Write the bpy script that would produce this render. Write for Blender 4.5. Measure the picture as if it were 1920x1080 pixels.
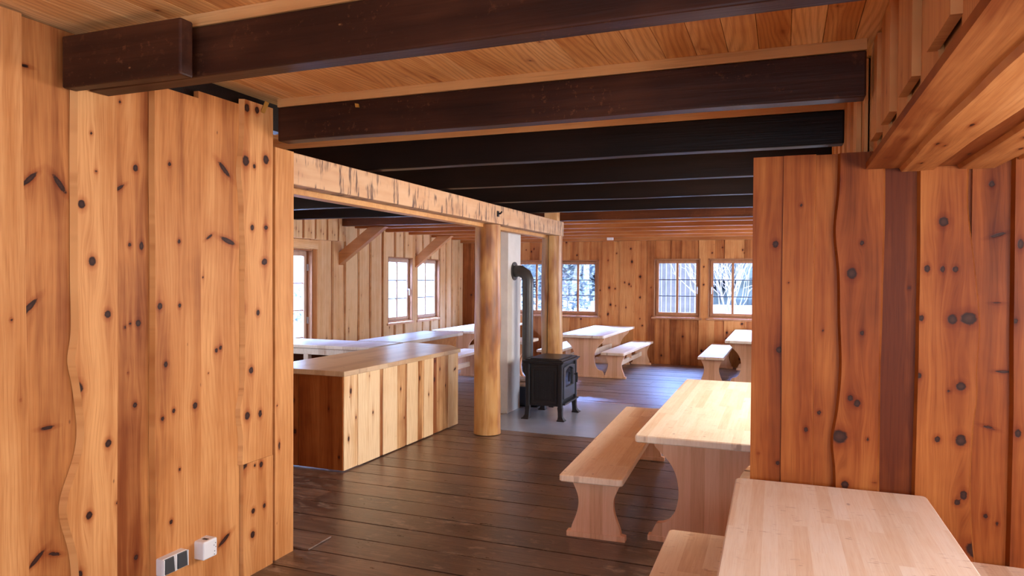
import bpy, bmesh, math, random
from mathutils import Vector, Matrix, noise

random.seed(7)
for o in list(bpy.data.objects):
    bpy.data.objects.remove(o)
scene = bpy.context.scene
COL = scene.collection
PI = math.pi

# ------------------------------------------------------------------ camera
CAM_H = 1.72
YAW, PITCH, ROLL, FPX = -0.36692399, -0.01507742, 0.00622511, 1327.366
cy, sy, cp, sp, cr, sr = math.cos(YAW), math.sin(YAW), math.cos(PITCH), math.sin(PITCH), math.cos(ROLL), math.sin(ROLL)
F_ = Vector((sy * cp, cy * cp, sp)); R_ = Vector((cy, -sy, 0)); U_ = R_.cross(F_)
R2 = R_ * cr + U_ * sr; U2 = U_ * cr - R_ * sr
cam_data = bpy.data.cameras.new('camera')
cam_data.sensor_width = 36; cam_data.lens = FPX * 36 / 1920
cam_data.clip_start = 0.05; cam_data.clip_end = 300
cam = bpy.data.objects.new('camera', cam_data); COL.objects.link(cam)
M = Matrix.Identity(4)
for i in range(3):
    M[i][0] = R2[i]; M[i][1] = U2[i]; M[i][2] = -F_[i]; M[i][3] = (0, 0, CAM_H)[i]
cam.matrix_world = M
scene.camera = cam

# ------------------------------------------------------------------ light
w = bpy.data.worlds.new('sky'); scene.world = w; w.use_nodes = True
nt = w.node_tree; nt.nodes.clear()
wo = nt.nodes.new('ShaderNodeOutputWorld'); wb = nt.nodes.new('ShaderNodeBackground')
wtc = nt.nodes.new('ShaderNodeTexCoord'); wsep = nt.nodes.new('ShaderNodeSeparateXYZ')
wr = nt.nodes.new('ShaderNodeValToRGB')
wr.color_ramp.elements[0].position = 0.0; wr.color_ramp.elements[0].color = (0.50, 0.72, 1.0, 1)
wr.color_ramp.elements[1].position = 0.7; wr.color_ramp.elements[1].color = (0.24, 0.44, 1.0, 1)
nt.links.new(wtc.outputs['Generated'], wsep.inputs[0]); nt.links.new(wsep.outputs['Z'], wr.inputs[0])
nt.links.new(wr.outputs[0], wb.inputs[0]); nt.links.new(wb.outputs[0], wo.inputs[0])
wb.inputs[1].default_value = 8.5
scene.view_settings.view_transform = 'Standard'
scene.view_settings.look = 'None'
scene.view_settings.exposure = 0.0
scene.view_settings.gamma = 1.0
scene.view_settings.use_curve_mapping = False
scene.cycles.use_denoising = True
scene.cycles.max_bounces = 8
scene.cycles.diffuse_bounces = 5
scene.cycles.glossy_bounces = 3
scene.cycles.sample_clamp_indirect = 6.0

def area(name, loc, target, sx, sy_, power, color, spread=180):
    d = bpy.data.lights.new(name, 'AREA'); d.shape = 'RECTANGLE'; d.size = sx; d.size_y = sy_
    d.energy = power; d.color = color; d.spread = math.radians(spread)
    o = bpy.data.objects.new(name, d); COL.objects.link(o)
    o.location = loc
    o.rotation_euler = (Vector(target) - Vector(loc)).to_track_quat('-Z', 'Y').to_euler()
    return o

sun = bpy.data.lights.new('sun', 'SUN'); sun.energy = 9.0; sun.angle = math.radians(1.0); sun.color = (1.0, 0.95, 0.88)
so = bpy.data.objects.new('sun', sun); COL.objects.link(so)
so.rotation_euler = Vector((-0.35, 0.75, -0.56)).to_track_quat('-Z', 'Y').to_euler()

WARM = (1.0, 0.86, 0.70); COOL = (0.24, 0.42, 1.0)
# daylight in the openings of the entrance room (behind and to the right of the viewer)
area('daylight_rear_window', (.6, -2.55, 1.5), (-1.2, 3, 2.1), 2.6, 1.3, 44, WARM)
area('daylight_side_window', (2.28, 1.5, 1.55), (-2.0, 2.0, 1.75), 2.0, 1.2, 100, (1.0, 0.91, 0.82))
area('daylight_side_window', (2.28, -0.9, 1.55), (-2.0, -0.2, 1.8), 1.2, 1.2, 28, (1.0, 0.91, 0.82))
# added blue area lamps outside above the big room's panes, boosting the sky light
area('skylight_far_left', (-7.9, 8.2, 3.1), (-5.2, 8.2, 0.6), 2.2, 1.6, 2600, COOL)
area('skylight_far_left', (-7.9, 12.1, 3.1), (-5.2, 12.0, 0.6), 2.4, 1.6, 2600, COOL)
area('skylight_far_wall', (-4.5, 15.5, 3.2), (-4.4, 12.0, 0.4), 2.2, 1.6, 2600, COOL)
area('skylight_far_wall', (-1.4, 15.5, 3.2), (-1.4, 12.0, 0.4), 2.2, 1.6, 2600, COOL)
# windows of the big room's right side and of the kitchen side, out of the picture
area('daylight_right_window', (1.0, 6.2, 1.55), (-4, 6.2, 0.7), 3.6, 1.2, 240, (1.0, 0.95, 0.90))
area('daylight_right_window', (1.0, 11.2, 1.55), (-4, 10.6, 1.2), 3.6, 1.2, 290, (0.62, 0.75, 1.0))
area('daylight_kitchen_window', (-6.58, 5.6, 1.55), (-3, 5.2, 0.9), 1.4, 1.2, 60, (0.78, 0.86, 1.0))

# ------------------------------------------------------------------ materials
def mat(name):
    m = bpy.data.materials.new(name); m.use_nodes = True
    nt = m.node_tree; b = nt.nodes['Principled BSDF']
    return m, nt, b

class NB:
    """small helper to write node graphs"""
    def __init__(s, nt): s.nt = nt
    def n(s, t, **kw):
        nd = s.nt.nodes.new(t)
        for k, v in kw.items(): setattr(nd, k, v)
        return nd
    def link(s, a, b): s.nt.links.new(a, b)
    def attr(s, name, out='Fac'):
        nd = s.n('ShaderNodeAttribute'); nd.attribute_name = name; return nd.outputs[out]
    def obj(s): return s.n('ShaderNodeTexCoord').outputs['Object']
    def scale(s, v, sc):
        nd = s.n('ShaderNodeVectorMath', operation='MULTIPLY'); s.link(v, nd.inputs[0]); nd.inputs[1].default_value = sc; return nd.outputs[0]
    def vadd(s, a, b):
        nd = s.n('ShaderNodeVectorMath', operation='ADD')
        for i, x in enumerate((a, b)):
            if isinstance(x, tuple): nd.inputs[i].default_value = x
            else: s.link(x, nd.inputs[i])
        return nd.outputs[0]
    def noise(s, v, scale=1, detail=3, rough=.5, dist=0):
        nd = s.n('ShaderNodeTexNoise'); s.link(v, nd.inputs['Vector'])
        nd.inputs['Scale'].default_value = scale; nd.inputs['Detail'].default_value = detail
        nd.inputs['Roughness'].default_value = rough; nd.inputs['Distortion'].default_value = dist
        return nd.outputs['Fac']
    def m(s, op, a, b=None, c=None, clamp=False):
        nd = s.n('ShaderNodeMath', operation=op); nd.use_clamp = clamp
        for i, x in enumerate((a, b, c)):
            if x is None: continue
            if isinstance(x, (int, float)): nd.inputs[i].default_value = x
            else: s.link(x, nd.inputs[i])
        return nd.outputs[0]
    def rng(s, v, a, b, c=0., d=1.):
        nd = s.n('ShaderNodeMapRange'); s.link(v, nd.inputs[0])
        for i, x in enumerate((a, b, c, d)): nd.inputs[i + 1].default_value = x
        return nd.outputs[0]
    def mix(s, f, a, b, mode='MIX'):
        nd = s.n('ShaderNodeMix', data_type='RGBA', blend_type=mode)
        if isinstance(f, (int, float)): nd.inputs[0].default_value = f
        else: s.link(f, nd.inputs[0])
        for i, x in ((6, a), (7, b)):
            if isinstance(x, tuple): nd.inputs[i].default_value = (*x, 1)
            else: s.link(x, nd.inputs[i])
        return nd.outputs[2]
    def ramp(s, v, stops):
        nd = s.n('ShaderNodeValToRGB'); s.link(v, nd.inputs[0]); e = nd.color_ramp.elements
        e[0].position, e[0].color = stops[0][0], (*stops[0][1], 1)
        e[1].position, e[1].color = stops[-1][0], (*stops[-1][1], 1)
        for p, c in stops[1:-1]:
            x = e.new(p); x.color = (*c, 1)
        return nd.outputs[0]
    def bump(s, h, strength, dist, bsdf):
        nd = s.n('ShaderNodeBump'); nd.inputs['Strength'].default_value = strength; nd.inputs['Distance'].default_value = dist
        s.link(h, nd.inputs['Height']); s.link(nd.outputs[0], bsdf.inputs['Normal'])

def board_mat(name, pale, mid, deep, rough=.5, ring=.35, tonegain=1.0, knotcol=(.028, .010, .006)):
    """wood for boards that carry the attributes wc (metres along/across), tone and knot"""
    m, nt, b = mat(name); g = NB(nt)
    wc = g.attr('wc', 'Vector'); tone = g.attr('tone'); k = g.attr('knot'); trail = g.attr('trail')
    broad = g.noise(g.scale(wc, (6.5, .42, 1)), 1, 2, .5)
    streak = g.noise(g.scale(wc, (28, .7, 1)), 1, 3, .6)
    fine = g.noise(g.scale(wc, (210, 4.5, 1)), 1, 2, .6)
    mottled = g.noise(g.scale(wc, (3.1, 2.6, 1)), 1, 3, .55)
    # growth lines: sine of the across coordinate, pushed about by slow noise
    sep = g.n('ShaderNodeSeparateXYZ'); g.link(wc, sep.inputs[0])
    push = g.noise(g.scale(wc, (2.2, .55, 1)), 1, 2, .4)
    ph = g.m('MULTIPLY_ADD', push, 95.0, g.m('MULTIPLY', sep.outputs['X'], 230.0))
    line = g.m('POWER', g.m('MULTIPLY_ADD', g.m('SINE', ph), .5, .5), 2.2)
    t = g.m('MULTIPLY_ADD', g.m('SUBTRACT', broad, .5), 1.5, tone)
    t = g.m('MULTIPLY_ADD', g.m('SUBTRACT', streak, .5), .85, t)
    t = g.m('MULTIPLY_ADD', g.m('SUBTRACT', mottled, .5), .7, t, clamp=True)
    col = g.ramp(t, [(0, pale), (.5, mid), (1, deep)])
    col = g.mix(g.m('MULTIPLY', line, ring * .55), col, g.mix(1, col, (.62, .42, .30), 'MULTIPLY'))
    col = g.mix(g.rng(fine, .50, .72, 0, .45), col, g.mix(1, col, (.55, .38, .28), 'MULTIPLY'))
    # small pin knots and resin flecks
    vo = g.n('ShaderNodeTexVoronoi'); g.link(g.scale(wc, (10.0, 4.2, 1)), vo.inputs['Vector']); vo.inputs['Scale'].default_value = 1
    sepc = g.n('ShaderNodeSeparateColor'); g.link(vo.outputs['Color'], sepc.inputs[0])
    pin = g.m('MULTIPLY', g.rng(vo.outputs['Distance'], .03, .06, 1, 0), g.m('GREATER_THAN', sepc.outputs[0], .72))
    col = g.mix(g.m('MULTIPLY', pin, .75), col, (.10, .035, .018))
    col = g.mix(g.m('MULTIPLY', trail, g.rng(streak, .30, .62, .25, .8)), col, g.mix(1, col, (.50, .24, .12), 'MULTIPLY'))
    # big knots
    rag = g.m('MULTIPLY_ADD', g.m('SUBTRACT', g.noise(g.scale(wc, (70, 70, 1)), 1, 2, .6), .5), .5, k)
    halo = g.rng(rag, 1.0, 2.2, .55, 0)
    col = g.mix(halo, col, g.mix(1, col, (.55, .27, .14), 'MULTIPLY'))
    kn = g.rng(rag, .82, 1.08, 1, 0)
    kc = g.mix(g.rng(rag, .2, .75), tuple(c * 2.0 for c in knotcol), knotcol)
    col = g.mix(kn, col, kc)
    g.link(col, b.inputs['Base Color'])
    b.inputs['Roughness'].default_value = rough
    b.inputs['Specular IOR Level'].default_value = .13
    h = g.m('SUBTRACT', g.m('MULTIPLY', fine, .4), g.m('MULTIPLY', kn, .6))
    g.bump(h, .35, .002, b)
    return m

PINE = board_mat('aged_pine_boards', (.66, .31, .108), (.49, .19, .054), (.22, .057, .013))
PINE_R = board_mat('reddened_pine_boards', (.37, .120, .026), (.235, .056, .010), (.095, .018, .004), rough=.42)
PINE_PALE = board_mat('sunbleached_pine_boards', (.88, .58, .30), (.78, .43, .18), (.36, .11, .028))  # paler pine; the strong light on the window wall is put into its colour
PINE_FAR = board_mat('far_wall_pine_boards', (.62, .27, .085), (.48, .165, .045), (.22, .058, .014))
COUNTER_B = board_mat('counter_front_boards', (.86, .64, .38), (.70, .42, .19), (.30, .105, .034), rough=.5)
CEIL = board_mat('ceiling_boards', (.90, .52, .21), (.80, .40, .13), (.58, .22, .055), ring=.9, rough=.42)

def beam_mat(name, c1, c2, c3, rough=.5, axis=0, worn=True):
    m, nt, b = mat(name); g = NB(nt); p = g.obj()
    s = [14.0, 14.0, 14.0]; s[axis] = .9
    s2 = [90.0, 90.0, 90.0]; s2[axis] = 3.0
    n1 = g.noise(g.scale(p, tuple(s)), 1, 3, .6); n2 = g.noise(g.scale(p, tuple(s2)), 1, 2, .6)
    big = g.noise(p, 1.7, 3, .6)
    t = g.m('MULTIPLY_ADD', g.m('SUBTRACT', n1, .5), 1.0, g.m('MULTIPLY_ADD', g.m('SUBTRACT', big, .5), 1.1, .5), clamp=True)
    col = g.ramp(t, [(0, c1), (.5, c2), (1, c3)])
    col = g.mix(g.rng(n2, .55, .75, 0, .4), col, g.mix(1, col, (.45, .4, .4), 'MULTIPLY'))
    if worn:
        vo = g.n('ShaderNodeTexVoronoi'); sv = [9.0] * 3; sv[axis] = 5.5
        g.link(g.scale(p, tuple(sv)), vo.inputs['Vector']); vo.inputs['Scale'].default_value = 1
        sc = g.n('ShaderNodeSeparateColor'); g.link(vo.outputs['Color'], sc.inputs[0])
        fleck = g.m('MULTIPLY', g.rng(vo.outputs['Distance'], .02, .05, 1, 0), g.m('GREATER_THAN', sc.outputs[1], .80))
        col = g.mix(g.m('MULTIPLY', fleck, .8), col, (.40, .20, .08))
        scr = g.noise(g.scale(p, (30, 30, 30)), 1, 4, .7)
        gate = g.noise(g.scale(p, (2.3, 2.3, 6)), 1, 1, .5)
        rub = g.m('MULTIPLY', g.rng(scr, .58, .66), g.rng(gate, .48, .58))
        col = g.mix(g.m('MULTIPLY', rub, .28), col, (.26, .10, .04))
    g.link(col, b.inputs['Base Color']); b.inputs['Roughness'].default_value = rough; b.inputs['Specular IOR Level'].default_value = .16
    g.bump(g.m('ADD', n1, g.m('MULTIPLY', n2, .5)), .35, .006, b)
    return m

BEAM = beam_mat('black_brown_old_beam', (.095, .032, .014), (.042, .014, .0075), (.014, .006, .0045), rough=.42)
BEAM_FAR = beam_mat('soot_black_beam', (.016, .008, .006), (.009, .005, .004), (.005, .003, .003), rough=.42, worn=False)  # near-black, unworn version of the beam wood
BEAM_Y = beam_mat('red_brown_old_beam', (.20, .060, .018), (.10, .030, .011), (.045, .014, .007), rough=.45)
JOIST = beam_mat('red_pine_joist', (.50, .19, .055), (.40, .13, .034), (.28, .08, .02), rough=.4, worn=False)
BRACE = beam_mat('oiled_pine_brace', (.60, .27, .10), (.48, .19, .06), (.32, .11, .035), rough=.45, worn=False)
STRIP = beam_mat('pale_fillet_strip', (.72, .40, .16), (.62, .31, .11), (.48, .21, .07), rough=.5, worn=False)
WINWOOD = beam_mat('window_frame_wood', (.46, .21, .095), (.38, .16, .068), (.28, .11, .046), rough=.38, axis=2, worn=False)

WINPALE = beam_mat('pale_window_frame_wood', (.72, .52, .38), (.62, .42, .29), (.50, .30, .19), rough=.38, axis=2, worn=False)  # frame wood lightened as if daylit, for the left windows and door
def log_mat():
    m, nt, b = mat('peeled_log'); g = NB(nt); p = g.obj()
    n1 = g.noise(g.scale(p, (9, 9, .8)), 1, 4, .6); n2 = g.noise(g.scale(p, (60, 60, 3)), 1, 3, .6)
    big = g.noise(g.scale(p, (3.5, 3.5, 1.3)), 1, 3, .6)
    t = g.m('MULTIPLY_ADD', g.m('SUBTRACT', n1, .5), 1.1, g.m('MULTIPLY_ADD', g.m('SUBTRACT', big, .5), 2.2, .48), clamp=True)
    col = g.ramp(t, [(0, (.64, .38, .15)), (.40, (.52, .26, .075)), (.68, (.34, .125, .026)), (1, (.15, .043, .010))])
    col = g.mix(g.rng(n2, .5, .75, 0, .5), col, g.mix(1, col, (.6, .42, .3), 'MULTIPLY'))
    vo = g.n('ShaderNodeTexVoronoi'); g.link(g.scale(p, (5, 5, 2.3)), vo.inputs['Vector']); vo.inputs['Scale'].default_value = 1
    sc = g.n('ShaderNodeSeparateColor'); g.link(vo.outputs['Color'], sc.inputs[0])
    kn = g.m('MULTIPLY', g.rng(vo.outputs['Distance'], .06, .10, 1, 0), g.m('GREATER_THAN', sc.outputs[0], .75))
    col = g.mix(kn, col, (.07, .028, .012))
    g.link(col, b.inputs['Base Color']); b.inputs['Roughness'].default_value = .42
    g.bump(g.m('ADD', n1, g.m('MULTIPLY', n2, .4)), .5, .01, b)
    return m
LOG = log_mat()

def header_mat():
    m, nt, b = mat('hewn_header_wood'); g = NB(nt); p = g.obj()
    n1 = g.noise(g.scale(p, (10, 1.0, 10)), 1, 3, .6); big = g.noise(g.scale(p, (2, 2.2, 3)), 1, 3, .6)
    fine = g.noise(g.scale(p, (60, 5, 90)), 1, 2, .6)
    t = g.m('MULTIPLY_ADD', g.m('SUBTRACT', n1, .5), .9, g.m('MULTIPLY_ADD', g.m('SUBTRACT', big, .5), 1.0, .45), clamp=True)
    col = g.ramp(t, [(0, (.72, .47, .27)), (.5, (.62, .35, .175)), (1, (.42, .18, .075))])
    # dark vertical axe marks and old nail stains
    vo = g.n('ShaderNodeTexVoronoi'); g.link(g.vadd(g.scale(p, (6, 5.2, 3.6)), (.3, .1, .4)), vo.inputs['Vector']); vo.inputs['Scale'].default_value = 1
    vd = g.scale(g.vadd(g.scale(p, (6, 5.2, 3.6)), (.3, .1, .4)), (1, 1, 1))
    marks = g.noise(g.scale(p, (6, 26, 3.2)), 1, 3, .75)
    gate = g.noise(g.scale(p, (3, 5.5, 5)), 1, 1, .5)
    mk = g.m('MULTIPLY', g.rng(marks, .52, .60), g.rng(gate, .42, .52))
    col = g.mix(g.m('MULTIPLY', mk, .85), col, (.075, .030, .022))
    spots = g.n('ShaderNodeTexVoronoi'); g.link(g.scale(p, (14, 12, 14)), spots.inputs['Vector']); spots.inputs['Scale'].default_value = 1
    sc = g.n('ShaderNodeSeparateColor'); g.link(spots.outputs['Color'], sc.inputs[0])
    sp_ = g.m('MULTIPLY', g.rng(spots.outputs['Distance'], .08, .13, 1, 0), g.m('GREATER_THAN', sc.outputs[0], .78))
    col = g.mix(g.m('MULTIPLY', sp_, .85), col, (.06, .03, .02))
    g.link(col, b.inputs['Base Color']); b.inputs['Roughness'].default_value = .6
    g.bump(g.m('SUBTRACT', n1, g.m('MULTIPLY', mk, .5)), .6, .008, b)
    return m
HEADER = header_mat()

def stave_mat(name, pale, mid, deep, axis='X', wdt=.055, rough=.36, mark=.5, length=.9):
    """glued pine staves: tone steps across axis, staggered joints along the length"""
    m, nt, b = mat(name); g = NB(nt); p = g.obj()
    sep = g.n('ShaderNodeSeparateXYZ'); g.link(p, sep.inputs[0])
    a = sep.outputs[axis]; l = sep.outputs['Y' if axis == 'X' else 'Z']
    if axis == 'Xz': pass
    ia = g.m('FLOOR', g.m('DIVIDE', a, wdt))
    off = g.n('ShaderNodeTexWhiteNoise', noise_dimensions='1D'); g.link(ia, off.inputs['W'])
    il = g.m('FLOOR', g.m('ADD', g.m('DIVIDE', l, length), g.m('MULTIPLY', off.outputs['Value'], 7.0)))
    wn = g.n('ShaderNodeTexWhiteNoise', noise_dimensions='2D')
    cv = g.n('ShaderNodeCombineXYZ'); g.link(ia, cv.inputs[0]); g.link(il, cv.inputs[1]); g.link(cv.outputs[0], wn.inputs['Vector'])
    shift = g.scale(wn.outputs['Color'], (9, 9, 9))
    v = g.vadd(p, shift)
    gs = (70, 3.0, 12) if axis == 'X' else (70, 12, 3.0)
    gf = (220, 7, 30) if axis == 'X' else (220, 30, 7)
    grain = g.noise(g.scale(v, gs), 1, 3, .6); fine = g.noise(g.scale(v, gf), 1, 2, .6)
    big = g.noise(p, 3.0, 3, .55)
    t = g.m('MULTIPLY_ADD', wn.outputs['Value'], .50, g.m('MULTIPLY_ADD', g.m('SUBTRACT', grain, .5), .7, .28))
    t = g.m('MULTIPLY_ADD', g.m('SUBTRACT', big, .5), .5, t, clamp=True)
    col = g.ramp(t, [(0, pale), (.5, mid), (1, deep)])
    col = g.mix(g.rng(fine, .5, .72, 0, .22), col, g.mix(1, col, (.7, .52, .38), 'MULTIPLY'))
    vo = g.n('ShaderNodeTexVoronoi')
    vs = (11, 5.5, 0)
    g.link(g.scale(p, vs), vo.inputs['Vector']); vo.inputs['Scale'].default_value = 1
    sc = g.n('ShaderNodeSeparateColor'); g.link(vo.outputs['Color'], sc.inputs[0])
    kn = g.m('MULTIPLY', g.rng(g.m('ADD', vo.outputs['Distance'], g.m('MULTIPLY', grain, .06)), .085, .14, 1, 0), g.m('GREATER_THAN', sc.outputs[0], .70))
    col = g.mix(g.m('MULTIPLY', kn, mark), col, (.17, .065, .028))
    if mark < .6:
        dent = g.noise(g.scale(p, (16, 48, 4)), 1, 2, .55)
        gate = g.noise(g.scale(p, (5, 5, 5)), 1, 1, .5)
        dd = g.m('MULTIPLY', g.rng(dent, .62, .68), g.rng(gate, .48, .58))
        col = g.mix(g.m('MULTIPLY', dd, .45), col, (.36, .17, .075))
    g.link(col, b.inputs['Base Color']); b.inputs['Roughness'].default_value = rough
    b.inputs['Specular IOR Level'].default_value = .5
    g.bump(fine, .12, .001, b)
    return m

TOP = stave_mat('pale_pine_tabletop', (.96, .87, .72), (.91, .77, .58), (.78, .56, .35), mark=.45)
SEAT = stave_mat('pale_pine_seat', (.94, .79, .61), (.88, .68, .48), (.70, .45, .26), mark=.45, wdt=.10)
PANEL = stave_mat('pine_side_panel', (.72, .45, .26), (.63, .35, .18), (.47, .22, .095), wdt=.085, rough=.5, mark=.85, length=5, axis='X')
# the panels stand upright: their grain runs along Z
def panel_mat(name, pale, mid, deep):
    m, nt, b = mat(name); g = NB(nt); p = g.obj()
    sep = g.n('ShaderNodeSeparateXYZ'); g.link(p, sep.inputs[0])
    ia = g.m('FLOOR', g.m('DIVIDE', g.m('ADD', sep.outputs['X'], sep.outputs['Y']), .088))
    wn = g.n('ShaderNodeTexWhiteNoise', noise_dimensions='1D'); g.link(ia, wn.inputs['W'])
    v = g.vadd(p, g.scale(wn.outputs['Color'], (5, 5, 5)))
    grain = g.noise(g.scale(v, (60, 60, 2.2)), 1, 3, .6); fine = g.noise(g.scale(v, (200, 200, 6)), 1, 2, .6)
    t = g.m('MULTIPLY_ADD', wn.outputs['Value'], .5, g.m('MULTIPLY_ADD', g.m('SUBTRACT', grain, .5), .8, .25), clamp=True)
    col = g.ramp(t, [(0, pale), (.5, mid), (1, deep)])
    col = g.mix(g.rng(fine, .5, .72, 0, .25), col, g.mix(1, col, (.7, .5, .36), 'MULTIPLY'))
    vo = g.n('ShaderNodeTexVoronoi'); g.link(g.scale(p, (10, 0, 8)), vo.inputs['Vector']); vo.inputs['Scale'].default_value = 1
    sc = g.n('ShaderNodeSeparateColor'); g.link(vo.outputs['Color'], sc.inputs[0])
    kn = g.m('MULTIPLY', g.rng(vo.outputs['Distance'], .085, .125, 1, 0), g.m('GREATER_THAN', sc.outputs[0], .66))
    col = g.mix(g.m('MULTIPLY', kn, .85), col, (.14, .055, .025))
    g.link(col, b.inputs['Base Color']); b.inputs['Roughness'].default_value = .48
    g.bump(fine, .12, .001, b)
    return m
PANEL = panel_mat('pine_side_panel', (.90, .56, .34), (.82, .45, .245), (.62, .29, .125))

def floor_mat():
    m, nt, b = mat('worn_dark_floorboards'); g = NB(nt)
    wc = g.attr('wc', 'Vector'); tone = g.attr('tone'); p = g.obj()
    grain = g.noise(g.scale(wc, (42, 1.6, 1)), 1, 4, .65); fine = g.noise(g.scale(wc, (170, 5, 1)), 1, 2, .6)
    worn = g.noise(g.scale(p, (1.5, 2.6, 1)), 1, 4, .65); worn2 = g.noise(g.scale(p, (7, 16, 1)), 1, 4, .7)
    t = g.m('MULTIPLY_ADD', g.m('SUBTRACT', grain, .5), 1.3, tone)
    t = g.m('MULTIPLY_ADD', g.m('SUBTRACT', worn, .5), 1.9, t, clamp=True)
    col = g.ramp(t, [(0, (.22, .125, .075)), (.45, (.105, .054, .032)), (1, (.032, .016, .010))])
    col = g.mix(g.rng(fine, .5, .75, 0, .45), col, g.mix(1, col, (.5, .45, .42), 'MULTIPLY'))
    sc = g.m('MULTIPLY', g.rng(worn2, .52, .66), g.rng(worn, .40, .56))
    col = g.mix(g.m('MULTIPLY', sc, .55), col, (.42, .30, .21))
    g.link(col, b.inputs['Base Color'])
    g.link(g.rng(worn2, .3, .7, .26, .44), b.inputs['Roughness'])
    b.inputs['Specular IOR Level'].default_value = .9
    b.inputs['Coat Weight'].default_value = .35; b.inputs['Coat Roughness'].default_value = .34
    g.bump(g.m('ADD', grain, g.m('MULTIPLY', fine, .6)), .4, .003, b)
    return m
FLOOR = floor_mat()

def plain(name, col, rough=.5, metal=0, spec=.5, bump=None, var=0.0, vscale=6):
    m, nt, b = mat(name); g = NB(nt)
    b.inputs['Base Color'].default_value = (*col, 1); b.inputs['Roughness'].default_value = rough
    b.inputs['Metallic'].default_value = metal; b.inputs['Specular IOR Level'].default_value = spec
    p = g.obj(); n = g.noise(p, vscale, 4, .6)
    if var:
        c = g.mix(g.rng(n, .3, .7), tuple(x * (1 - var) for x in col), tuple(min(1, x * (1 + var)) for x in col))
        g.link(c, b.inputs['Base Color'])
    if bump: g.bump(g.noise(p, bump[0], 3, .6), bump[1], bump[2], b)
    return m

CONCRETE = plain('pale_grey_plaster', (.72, .68, .64), .75, var=.10, bump=(40, .3, .003), vscale=3)
IRON = plain('black_cast_iron', (.018, .018, .021), .38, .35, bump=(160, .35, .0006), var=.15)
PIPE = plain('grey_black_flue_enamel', (.055, .052, .052), .38, .2, var=.1)
STEEL = plain('blue_grey_floor_plate', (.36, .39, .48), .22, .25, var=.08, vscale=2)
GASKET = plain('soot', (.008, .008, .008), .9)
WHITE = plain('white_plastic', (.72, .70, .68), .35, var=.03)
GREYFLAP = plain('anthracite_flap', (.030, .030, .032), .45)
CHROME = plain('satin_metal', (.62, .62, .64), .28, 1.0)
SEALANT = plain('dark_lead_bar', (.03, .026, .045), .5)
BRASS = plain('brass_tag', (.75, .50, .12), .35, .8)
ASH = plain('pale_ash', (.55, .50, .45), .9, var=.2, vscale=40)
BASKET = plain('dark_blue_log_bin', (.022, .028, .045), .5, var=.2)
BARK = plain('split_firewood', (.56, .36, .20), .75, var=.35, vscale=18)
GREYWOOD = stave_mat('grey_white_bench_wood', (.80, .76, .72), (.70, .65, .60), (.52, .44, .38), wdt=.12, rough=.34, mark=.3)
SNOW = plain('bright_snow', (.90, .91, .93), .8, var=.03, vscale=.5)
SHED = plain('weathered_shed_boards', (.10, .097, .10), .85, var=.25, vscale=3)
SHED2 = plain('weathered_shed_battens', (.19, .185, .185), .85, var=.2, vscale=3)
BIRCH = plain('pale_bark', (.34, .32, .30), .8, var=.15, vscale=4)
LEAF = plain('frosted_foliage', (.06, .09, .09), .8, var=.5, vscale=9)
LEAF2 = plain('pale_frosted_foliage', (.15, .19, .20), .8, var=.5, vscale=9)  # foliage lightened in colour for its overexposed, washed-out look
FOREST = plain('blue_green_forest', (.05, .075, .095), .9, var=.5, vscale=1.5)

def glass_mat(name, fac=.03):
    m = bpy.data.materials.new(name); m.use_nodes = True; nt = m.node_tree; nt.nodes.clear()
    o = nt.nodes.new('ShaderNodeOutputMaterial'); mx = nt.nodes.new('ShaderNodeMixShader')
    t = nt.nodes.new('ShaderNodeBsdfTransparent'); gl = nt.nodes.new('ShaderNodeBsdfGlossy'); gl.inputs['Roughness'].default_value = .03
    mx.inputs[0].default_value = fac
    t.inputs[0].default_value = (.97, .98, .99, 1)
    nt.links.new(t.outputs[0], mx.inputs[1]); nt.links.new(gl.outputs[0], mx.inputs[2])
    nt.links.new(mx.outputs[0], o.inputs[0]); return m
GLASS = glass_mat('window_glass')
m, nt, b = mat('smoky_stove_glass'); b.inputs['Base Color'].default_value = (.012, .013, .018, 1); b.inputs['Roughness'].default_value = .06; STOVEGLASS = m

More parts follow.
